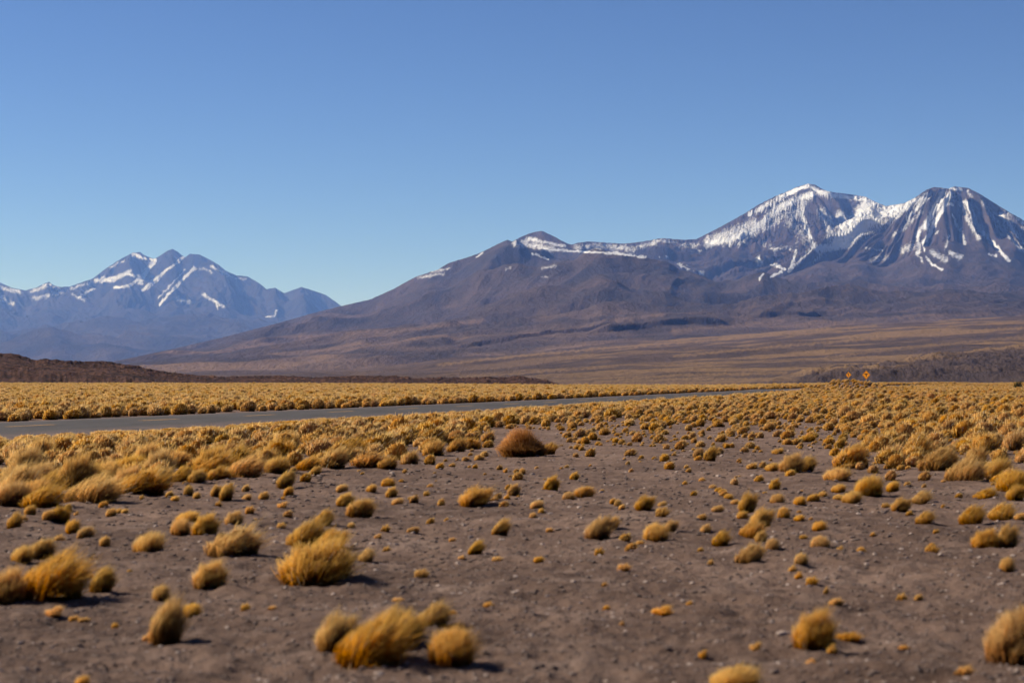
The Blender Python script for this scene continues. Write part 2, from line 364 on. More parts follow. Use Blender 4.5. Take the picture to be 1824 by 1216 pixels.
def main_detail(X, D, Z, base, PX):
    h = np.clip((Z - base) / 1300, 0, 1.2)
    out = 0
    for (cx, cy, R, A, K) in ((xm, ym, 3800, 120, 34), (xi, yi, 4400, 55, 24)):
        r = np.hypot(X - cx, D - cy); th = np.arctan2(X - cx, cy - D)
        out = out + A * ridged(th * K / 6.28 * 2 + .25 * noise(X / 900, D / 900), r / 5200, 3, .5) * sst(150, 1500, r) * (1 - sst(R * .6, R, r))
    # bowl below the first summit
    bx, by = (1515 - 912) / F * 22300, 22300.
    out = out - 80 * np.exp(-((X - bx) / 420) ** 2 - ((D - by) / 800) ** 2)
    rbx, rby = (1455 - 912) / F * 22200, 22200.
    out = out + 130 * np.exp(-((X - rbx + .25 * (D - rby)) / 130) ** 2 - ((D - rby) / 900) ** 2)
    out = out + 55 * ridged(X / 1300 + .35 * D / 1900 + .4 * noise(X / 1500, D / 1500), D / 3000, 4, .42) * sst(.05, .5, h) * (1 - .65 * sst(.6, .95, h)) - 20 * h
    roll = .8 * ridged(X / 2300 - .5 * D / 2600 + .3 * noise(X / 1700, D / 1900), D / 3600, 3, .45) - .5 + .8 * fbm(X / 1900 + .3 * D / 2500, D / 1500, 3, .4)
    out = out + 125 * roll * (1 - sst(.35, .9, h)) * sst(7500, 10500, D) + 17 * fbm(X / 400, D / 480, 5, .5) + 20 * ridged((X - .35 * D) / 520 + .5 * noise(X / 900, D / 1200), D / 2600, 4, .5) * sst(7000, 9000, D)
    return out
# spurs and hollows with their own place: (px, py-ish distance, half width, half depth, height)
main_snow = [
    (.95, 6, [(1440, 330), (1420, 338), (1390, 351), (1360, 368), (1334, 382)]), (.95, 9, [(1446, 347), (1425, 352), (1400, 363), (1376, 378), (1360, 397)]), (.95, 9, [(1360, 397), (1335, 412), (1300, 426), (1262, 434)]),
    (.55, 15, [(1345, 396), (1300, 415), (1262, 428)]), (.5, 7, [(1440, 360), (1400, 382), (1375, 398)]), (.55, 6, [(1385, 398), (1350, 412), (1310, 432)]),
    (.95, 7, [(1446, 333), (1460, 342), (1476, 346), (1512, 353), (1542, 355), (1578, 372)]), (.98, 26, [(1545, 372), (1525, 398), (1502, 420)]), (.98, 14, [(1575, 376), (1540, 405), (1512, 430)]),
    (.98, 16, [(1498, 385), (1505, 410), (1490, 434)]), (.95, 10, [(1455, 443), (1485, 440), (1510, 436)]), (.6, 14, [(1462, 375), (1480, 400), (1478, 424)]),
    (-.85, 5, [(1492, 354), (1505, 362), (1522, 378)]), (-.8, 4, [(1515, 353), (1532, 363)]), (-.9, 6, [(1452, 352), (1444, 372), (1448, 395), (1460, 425), (1466, 434)]), (-.7, 5, [(1500, 366), (1512, 385)]), (-.6, 3, [(1493, 420), (1500, 426)]),
    (1, 4, [(1432, 372), (1428, 382), (1436, 402), (1444, 424), (1453, 440)]), (.7, 6, [(1425, 374), (1412, 388)]), (.46, 16, [(1405, 395), (1425, 410), (1436, 428)]),
    (.9, 3.5, [(1447, 440), (1428, 462), (1404, 484)]), (.85, 4.5, [(1418, 444), (1414, 462), (1406, 482)]), (.95, 4.5, [(1349, 461), (1362, 466), (1380, 472), (1398, 479)]), (.95, 5, [(1350, 458)]), (.95, 4, [(1392, 484), (1374, 492)]),
    (.9, 3, [(1360, 487), (1352, 498)]), (.55, 7, [(1355, 430), (1378, 444), (1410, 440)]), (.8, 3, [(1470, 448), (1446, 468)]), (.6, 4, [(1240, 448), (1262, 440)]), (.75, 3, [(1236, 482), (1256, 489)]),
    (.95, 11, [(1588, 378), (1606, 374), (1628, 360)]), (.9, 8, [(1582, 372), (1620, 366), (1640, 354)]), (.9, 7, [(1584, 392), (1600, 384)]), (.47, 16, [(1535, 420), (1580, 395)]), (.6, 7, [(1630, 362), (1650, 345)]),
    (.95, 4.5, [(1658, 346), (1638, 366), (1614, 391)]), (.5, 7, [(1640, 378), (1612, 405), (1590, 420)]),
    (.97, 9, [(1680, 342), (1674, 360), (1660, 382), (1648, 404)]), (1, 6, [(1692, 345), (1678, 376), (1662, 402), (1652, 424), (1646, 430)]), (.85, 6, [(1648, 400), (1634, 418), (1637, 440), (1635, 452)]),
    (-.7, 2.5, [(1655, 385), (1656, 397)]), (.8, 2.5, [(1645, 430), (1646, 448)]), (.85, 3.5, [(1650, 457), (1660, 470), (1679, 480)]), (.6, 4, [(1636, 454), (1644, 467)]),
    (.8, 5, [(1693, 336), (1712, 338)]), (.75, 3, [(1690, 352), (1704, 350)]), (.85, 4, [(1686, 363), (1698, 364)]), (.75, 3, [(1708, 360), (1722, 356)]), (.6, 3, [(1724, 340), (1732, 352)]),
    (.97, 7, [(1722, 362), (1730, 374), (1737, 397), (1752, 416)]), (.97, 5, [(1752, 416), (1772, 436), (1786, 452), (1797, 464)]), (.6, 7, [(1712, 364), (1726, 396), (1744, 424)]),
    (.75, 3.5, [(1697, 383), (1705, 402), (1716, 418), (1719, 434)]), (.58, 10, [(1660, 450), (1684, 462)]), (.68, 8, [(1692, 450), (1710, 458)]), (.6, 3.5, [(1690, 420), (1684, 442)]), (.6, 3, [(1666, 418), (1671, 413)]),
    (.9, 6.5, [(1782, 382), (1798, 400), (1812, 420)]), (.6, 6, [(1750, 358), (1774, 394), (1800, 424), (1824, 448)]), (.6, 5, [(1812, 420), (1840, 450)]), (.55, 4, [(1790, 375), (1824, 398), (1860, 420)]),
    (.5, 12, [(1608, 446), (1626, 438)]), (.75, 3.5, [(1542, 441), (1571, 446)]), (.4, 12, [(1556, 462), (1580, 458)]), (.7, 4, [(1762, 452), (1774, 456)]), (.7, 4, [(1820, 404), (1870, 440)]),
    (.75, 5, [(944, 424), (965, 430), (1005, 439)]), (.6, 10, [(918, 434), (950, 437), (985, 444)]), (.6, 6, [(930, 430), (945, 424)]), (.95, 3.5, [(968, 443), (1018, 447), (1070, 450), (1110, 452), (1150, 458)]), (.9, 3, [(948, 452), (976, 461)]),
    (.52, 10, [(1028, 440), (1080, 438), (1130, 444)]), (.55, 7, [(1135, 440), (1170, 432)]), (.6, 5, [(1165, 428), (1205, 430)]), (.5, 7, [(1210, 438), (1245, 436)]), (.7, 3, [(1175, 458), (1230, 458)]),
    (.42, 5, [(966, 478), (990, 473)]), (.36, 5, [(964, 494), (975, 492)]), (.75, 4, [(1208, 470), (1226, 480)]), (.8, 3, [(849, 458), (860, 449)]), (.48, 5, [(745, 494), (790, 487)]), (.5, 5, [(770, 483), (800, 478)]), (.45, 4, [(900, 480), (910, 476)])]
rD = np.concatenate([np.linspace(5200, 6700, 40), np.linspace(6710, 9200, 230), np.linspace(9225, 14000, 190), np.linspace(14030, 24200, 330), np.linspace(24300, 32000, 20)])
massif('mountains', np.arange(-190, 2080, 1.15), rD,
       {'base': lambda P, D, X: z_of(interp([(-200, 676), (400, 666), (1000, 640), (1400, 622), (2000, 600)], P), 6000) + 52 * (np.maximum(D - 6000, 0) / 1000) ** .98 * interp([(-200, .0), (100, .05), (300, .2), (500, .45), (800, .85), (1000, 1), (2000, 1.05)], P), 'fade': [25, 30, 30, 0, 90, 90, 90, 90],
        'crests': [(misc, 8200, 2.1, .4), (mini, 7600, 2.2, .4), (peak, 5000, 1.6, .35), (dome, 8600, 1.75, .16),
                   ([(560, 622, 9800), (640, 600, 9900), (720, 588, 10000), (800, 592, 9900), (900, 606, 9600), (1000, 620, 9300)], 2600, 1.3, .05),
                   ([(820, 612, 9300), (900, 600, 9500), (980, 582, 9900), (1080, 566, 10200), (1180, 572, 10200), (1260, 590, 9800), (1340, 600, 9500)], 3000, 1.3, .05),
                   ([(1100, 602, 8900), (1180, 585, 9300), (1260, 566, 9800), (1340, 556, 10200), (1440, 562, 10200), (1520, 574, 9900), (1600, 590, 9600)], 3000, 1.25, .05),
                   ([(1440, 575, 9800), (1560, 556, 10400), (1680, 545, 10800), (1760, 552, 10800), (1860, 548, 11000), (2000, 540, 11000)], 3600, 1.25, .05)]},
       main_detail, main_sky, M_mtn, main_snow,
       lambda X, D, Z, PX, PY: np.maximum(sst(-.15, .55, fbm(X / 900 + .2 * D / 1500, D / 1300, 4)) * sst(525, 585, PY) * (.55 + .45 * sst(560, 630, PY)),
                                          .8 * seg_mask(PX, PY, [(.9, 8, [(620, 594), (700, 590), (780, 580), (860, 572)]), (.7, 8, [(1000, 590), (1080, 572), (1180, 560)]), (.7, 9, [(1200, 590), (1300, 580), (1400, 572)]),
                                                                 (.5, 6, [(640, 612), (740, 622), (820, 618)]), (.6, 6, [(1500, 572), (1640, 562), (1760, 560)])])),
       scarps=[(24, 45, 1700, [(1040, 7300), (1150, 7500), (1230, 7600), (1308, 7700)]), (21, 45, 1500, [(1316, 8300), (1360, 8350), (1420, 8400), (1478, 8500)]), (18, 60, 1500, [(800, 6900), (900, 7100), (1000, 7400), (1100, 7700)]),
               (20, 260, 1100, [(600, 6700), (700, 6800), (820, 7200)]), (120, 700, 1500, [(835, 14000), (880, 14700), (930, 15200), (995, 15600)])])

# ------------------------------------------------------------------ foothill apron (1 to 6 km)
fcrest = [(-300, 676), (0, 672), (300, 668), (500, 664), (640, 658), (740, 650), (817, 643), (940, 630), (1056, 619), (1240, 605), (1402, 589), (1500, 582), (1610, 574), (1824, 563), (2300, 545)]
def foot_base(P, D, X):
    zc = z_of(interp(fcrest, P), 5600.); t = np.clip((D - 800) / 4800, 0, 1)
    z = -13 + (zc + 13) * t ** 1.22
    return np.where(D > 5600, zc - (D - 5600) * .12, z)
def rockmask(PX, PY):
    lo = interp([(1150, 676), (1300, 668), (1450, 664), (1560, 655), (1700, 632), (1824, 617), (2100, 600)], PX)
    hi = interp([(1150, 680), (1400, 686), (1550, 684), (1600, 681), (1720, 680), (1824, 681), (2100, 684)], PX)
    return sst(-4, 8, PY - lo + 5 * noise(PX / 40, PY / 9)) * (1 - sst(-2, 2, PY - hi)) * sst(1330, 1480, PX + 50 * noise(PX / 60, PY / 10))
def foot_detail(X, D, Z, base, PX):
    a = 11 * fbm(X / 520 + .15 * D / 400, D / 420, 4, .48) * sst(900, 3000, D) + 1.6 * fbm(X / 90, D / 110, 4, .55)
    PY = HOR - F * (Z - CAMH) / D
    rm = rockmask(PX, PY)
    a = a + rm * (4.2 * ridged(X / 70, D / 90, 5, .6))
    for cx, d, w, h in ((735, 2600, 45, 5), (540, 3300, 60, 7), (900, 2500, 70, 3), (1080, 2700, 60, 4)):
        a = a + h * np.exp(-((X - (cx - 912) / F * d) / w) ** 2 - ((D - d) / (w * 2)) ** 2)
    return a
rD = np.concatenate([np.linspace(700, 1100, 50), np.linspace(1105, 3000, 320), np.linspace(3010, 5900, 160), np.linspace(6000, 8000, 14)])
def foot_tan(X, D, Z, PX, PY):
    s = sst(-.12, .4, fbm(X / 420 + .5 * D / 700, D / 170, 4, .55) + .25 * fbm(X / 60, D / 40, 3))
    st = seg_mask(PX, PY, [(1, 4, [(780, 650), (900, 636), (1056, 622), (1240, 608), (1402, 592), (1560, 580)]), (.9, 4, [(1200, 634), (1400, 616), (1560, 602), (1700, 592), (1824, 584)]), (.9, 5, [(1060, 680), (1200, 668), (1400, 664)]),
                           (.9, 6, [(1020, 684), (1200, 676), (1420, 676)]), (.8, 4, [(820, 672), (960, 662), (1100, 652)]), (.7, 4, [(1450, 640), (1600, 620), (1824, 600)]), (.8, 3, [(1560, 683), (1700, 681), (1824, 683)])])
    return np.maximum(s * .6 * (.25 + .75 * sst(600, 1300, PX)), st * .6) * (1 - .9 * rockmask(PX, PY))
massif('foothills', np.arange(-320, 2160, 1.3), rD, {'base': foot_base, 'crests': [], 'fade': []}, foot_detail, None, M_foot, None, foot_tan,
       lambda X, D, Z, PX, PY: rockmask(PX, PY))

# ------------------------------------------------------------------ dark rocky ridge (600 to 1100 m)
lav = [(-400, 610), (-120, 622), (0, 630), (30, 632), (45, 636), (62, 643), (80, 640), (110, 643), (150, 645), (185, 644), (215, 649), (240, 652), (270, 659), (300, 664), (350, 669), (400, 672), (430, 671), (500, 673), (560, 676),
       (640, 673), (690, 674), (700, 673), (720, 675), (745, 678), (780, 676), (830, 677), (865, 675), (900, 676), (925, 673), (945, 677), (970, 680), (990, 683), (1002, 689), (1100, 700)]
cols = np.arange(-420, 1060, .9); lav = [(a, b - 1.5 - 3 * (430 < a < 975)) for a, b in lav]; rD = np.concatenate([np.linspace(520, 700, 40), np.linspace(702, 960, 170), np.linspace(965, 1300, 20)])
D, PX = np.meshgrid(rD, cols, indexing='ij'); X = (PX - 912) / F * D
zc = z_of(interp(lav, PX), 880.); t = np.clip((D - 600) / 280, 0, 1)
Z = -3.5 + (zc + 3.5) * t ** 1.15 - np.maximum(D - 880, 0) * .06
hh = np.clip((zc + 2) / 8, .15, 1)
Z = Z + (2.2 * ridged(X / 48, D / 26, 5, .6) + .8 * ridged(X / 9 + 7, D / 11, 3, .6)) * hh * sst(600, 660, D) + .35 * fbm(X / 2.2, D / 3.5, 2)
el = (Z - CAMH) / D; cur = el.max(0)
want = (HOR - interp(lav, cols)) / F; want = want + (1.3 * fbm(cols / 12., cols * 0, 3) + .9 * noise(cols / 3.5, cols * 0 + 5)) / F
for win, g0 in ((81, .014), (1, .0009)):
    el = (Z - CAMH) / D; cur = el.max(0); k = np.hanning(win + 2); k /= k.sum(); dl = np.convolve(np.pad(want - cur, len(k) // 2, 'edge'), k, 'valid')
    if win > 1: cur = np.convolve(np.pad(cur, len(k) // 2, 'edge'), k, 'valid')
    Z = Z + dl[None, :] * D * sst(-g0, 0, el - cur[None, :])
g = 0
Z = np.where(PX > 1004, -14, Z)
grid('rocky_ridge', X, D, Z, M_lava)
del D, PX, X, Z, zc, t, el, g

# ------------------------------------------------------------------ haze: one even volume round everything
def box(name, x0, x1, y0, y1, z0, z1, mat):
    V = [(x, y, z) for z in (z0, z1) for y in (y0, y1) for x in (x0, x1)]
    return mesh_obj(name, V, [(0, 2, 3, 1), (4, 5, 7, 6), (0, 1, 5, 4), (2, 6, 7, 3), (0, 4, 6, 2), (1, 3, 7, 5)], mat, smooth=False)
hm = bpy.data.materials.new('air'); hm.use_nodes = True; t_ = hm.node_tree
t_.nodes.remove(t_.nodes['Principled BSDF']); pv = t_.nodes.new('ShaderNodeVolumePrincipled')
pv.inputs['Color'].default_value = (.19, .38, 1, 1); pv.inputs['Density'].default_value = 1.9e-5
pv.inputs['Absorption Color'].default_value = (1, 1, 1, 1); pv.inputs['Anisotropy'].default_value = 0
t_.links.new(pv.outputs[0], t_.nodes['Material Output'].inputs['Volume'])
hz = box('haze', -280000, 280000, -400, 95000, -40, 2750, hm); hz['kind'] = 'stuff'

# ------------------------------------------------------------------ tussock meshes
def tuft(name, n, seg, bw, seed, lean=.25, polar=1.62, clumps=26, ragged=.16, pull=.45, mat=None, peakx=0.0, droop=.10, cz=.42, core=.0, lobes=1):
    r = np.random.default_rng(seed)
    def dirs(k):
        ph = r.uniform(0, 2 * np.pi, k); ct = 1 - r.uniform(0, 1, k) * (1 - math.cos(polar)); th = np.arccos(np.clip(ct, -1, 1)); return ph, th
    cph, cth = dirs(clumps); cv = np.stack([np.sin(cth) * np.cos(cph), np.sin(cth) * np.sin(cph), np.cos(cth)], -1); cl = r.uniform(1 - ragged * 1.3, 1 + ragged * .4, clumps); cr = r.uniform(0, 1, clumps)
    ph, th = dirs(n); dv = np.stack([np.sin(th) * np.cos(ph), np.sin(th) * np.sin(ph), np.cos(th)], -1)
    ci = np.argmax(dv @ cv.T + r.normal(0, .06, (n, clumps)), 1)
    dv = dv * (1 - pull) + cv[ci] * pull; dv /= np.linalg.norm(dv, axis=1, keepdims=True)
    L = cl[ci] * r.uniform(1 - ragged * .9, 1 + ragged * .35, n) * np.where(r.uniform(0, 1, n) < .05, 1.12, 1)
    inner = r.uniform(0, 1, n) < .18; L = np.where(inner, L * r.uniform(.55, .9, n), L)
    tip = dv * np.stack([.5 * L, .5 * L, .56 * L], -1); tip[:, 2] += cz; tip[:, 2] = np.maximum(tip[:, 2], .01 + .06 * r.uniform(0, 1, n))
    tip[:, 0] += lean * tip[:, 2] ** 1.4 + peakx * tip[:, 2]
    root0 = 1.0; lk = r.integers(0, lobes, n); la = r.uniform(0, 6.28) + np.arange(lobes) * 6.28 / lobes + r.uniform(-.5, .5, lobes)
    lo_ = np.stack([np.cos(la), np.sin(la)], -1) * r.uniform(.16, .30, (lobes, 1)) * (lobes > 1); ls = r.uniform(.6, .82, lobes) if lobes > 1 else np.ones(1)
    if lobes > 1: ls[0] = .92; lo_[0] *= .3
    tip *= np.stack([ls[lk], ls[lk], ls[lk]], -1); tip[:, :2] += lo_[lk]
    wisp = r.uniform(0, 1, n) < .12; tip[wisp] += (dv[wisp] * [.10, .06, .10] + np.array([.10 + lean * .2, 0, .05])) * r.uniform(.4, 1.3, (wisp.sum(), 1))
    root = np.zeros((n, 3)); q = r.uniform(.15, .78, n)[:, None]
    root[:, :2] = dv[:, :2] * .5 * q + r.normal(0, .045, (n, 2)); root[:, 2] = -.03
    root[:, 0] += lean * .05; root[:, :2] = root[:, :2] * ls[lk][:, None] + lo_[lk]
    mid = root * .5 + tip * .5; mid[:, 2] += (droop + .12 * np.sin(th)) * tip[:, 2] ** .5 * .8; mid[:, 0] -= lean * .12
    mid[:, :2] = mid[:, :2] * (1 + .06 * r.normal(0, 1, (n, 1)))
    side = np.cross(tip - root, dv + r.normal(0, .8, (n, 3))); side /= np.linalg.norm(side, axis=1, keepdims=True) + 1e-9
    V = np.zeros((n, seg + 1, 2, 3)); C = np.zeros((n, seg + 1, 2, 4)); C[..., 3] = 1
    rr = r.uniform(0, 1, n)
    for k in range(seg + 1):
        s = k / seg; P = root * (1 - s) ** 2 + mid * 2 * s * (1 - s) + tip * s * s
        w = bw * (1 - .82 * s ** 1.5) * .5
        V[:, k, 0] = P - side * w; V[:, k, 1] = P + side * w
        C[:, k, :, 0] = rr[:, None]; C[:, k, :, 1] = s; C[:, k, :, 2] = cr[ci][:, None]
    i = np.arange(n * (seg + 1) * 2).reshape(n, seg + 1, 2)
    f = np.stack([i[:, :-1, 0], i[:, :-1, 1], i[:, 1:, 1], i[:, 1:, 0]], -1).reshape(-1, 4)
    nr = np.cross(tip - root, side); flip = np.einsum('ij,ij->i', nr, dv) < 0            # faces turned outwards
    ff = f.reshape(n, seg, 4).copy(); ff[flip] = ff[flip][..., ::-1]; f = ff.reshape(-1, 4)
    nv = dv * .9 + np.array([0, 0, .25]) + r.normal(0, .28, (n, 3)); nv /= np.linalg.norm(nv, axis=1, keepdims=True)
    NV = np.repeat(nv, (seg + 1) * 2, axis=0); V = V.reshape(-1, 3); C = C.reshape(-1, 4)
    if core:                                              # the dense heart of the tuft
        a = np.linspace(0, 2 * np.pi, 13)[:-1]; e = np.linspace(-1.2, 1.45, 6)
        cv_ = np.array([[math.cos(q) * math.cos(p) * .5 * core, math.sin(q) * math.cos(p) * .5 * core, max(cz * .9 + .56 * core * math.sin(p), -.02)] for p in e for q in a])
        cv_[:, 0] += lean * np.maximum(cv_[:, 2], 0) ** 1.4; cn = cv_ - np.array([0, 0, cz]); cn /= np.linalg.norm(cn, axis=1, keepdims=True)
        k = np.arange(72).reshape(6, 12); k2 = np.roll(k, -1, 1); cf = np.stack([k[:-1], k2[:-1], k2[1:], k[1:]], -1).reshape(-1, 4) + len(V)
        V = np.concatenate([V, cv_]); NV = np.concatenate([NV, cn]); f = np.concatenate([f, cf]); C = np.concatenate([C, np.tile([.5, .25, .5, 1], (72, 1))])
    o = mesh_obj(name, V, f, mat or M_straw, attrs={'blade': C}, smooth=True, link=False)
    o.data.normals_split_custom_set_from_vertices(NV.astype(np.float32))
    return o
SHAPES = {'dome': dict(lean=.16, polar=2.15, ragged=.24, pull=.3, clumps=55), 'lean': dict(lean=.32, polar=2.05, ragged=.28, pull=.32, clumps=40, droop=.16), 'tall': dict(lean=.34, polar=1.85, ragged=.24, clumps=30, pull=.3), 'low': dict(lean=.15, polar=1.8, ragged=.4, clumps=14, pull=.45, cz=.3),
          'shag': dict(lean=.38, polar=2.2, ragged=.34, clumps=40, pull=.4, droop=.2)}
LOB = {'dome': (1, 2, 3), 'lean': (1, 2, 3), 'tall': (1, 1, 2), 'low': (2, 3, 4), 'shag': (4, 5, 6)}
HI = {}; MD = {}; LO = []
for a, (k, kw) in enumerate(SHAPES.items()):
    HI[k] = [tuft('grass_tussock', 7500, 4, .0095, 100 * a + j, core=.5, lobes=LOB[k][j], **kw) for j in range(3)]
    MD[k] = [tuft('grass_tussock', 2400, 3, .018, 100 * a + 50 + j, core=.55, lobes=LOB[k][j], **kw) for j in range(3)]
protos = bpy.data.collections.new('tussock_kinds')          # not part of the scene: the far field's shapes
for k in ('dome', 'dome', 'lean', 'dome', 'shag', 'lean'):
    kw = dict(SHAPES[k]); kw.update(lean=kw['lean'] * .6, ragged=.12); o = tuft('far_tussock_%02d' % len(LO), 420, 2, .045, 900 + len(LO), core=.8, mat=M_pale_straw, **kw); protos.objects.link(o); LO.append(o)

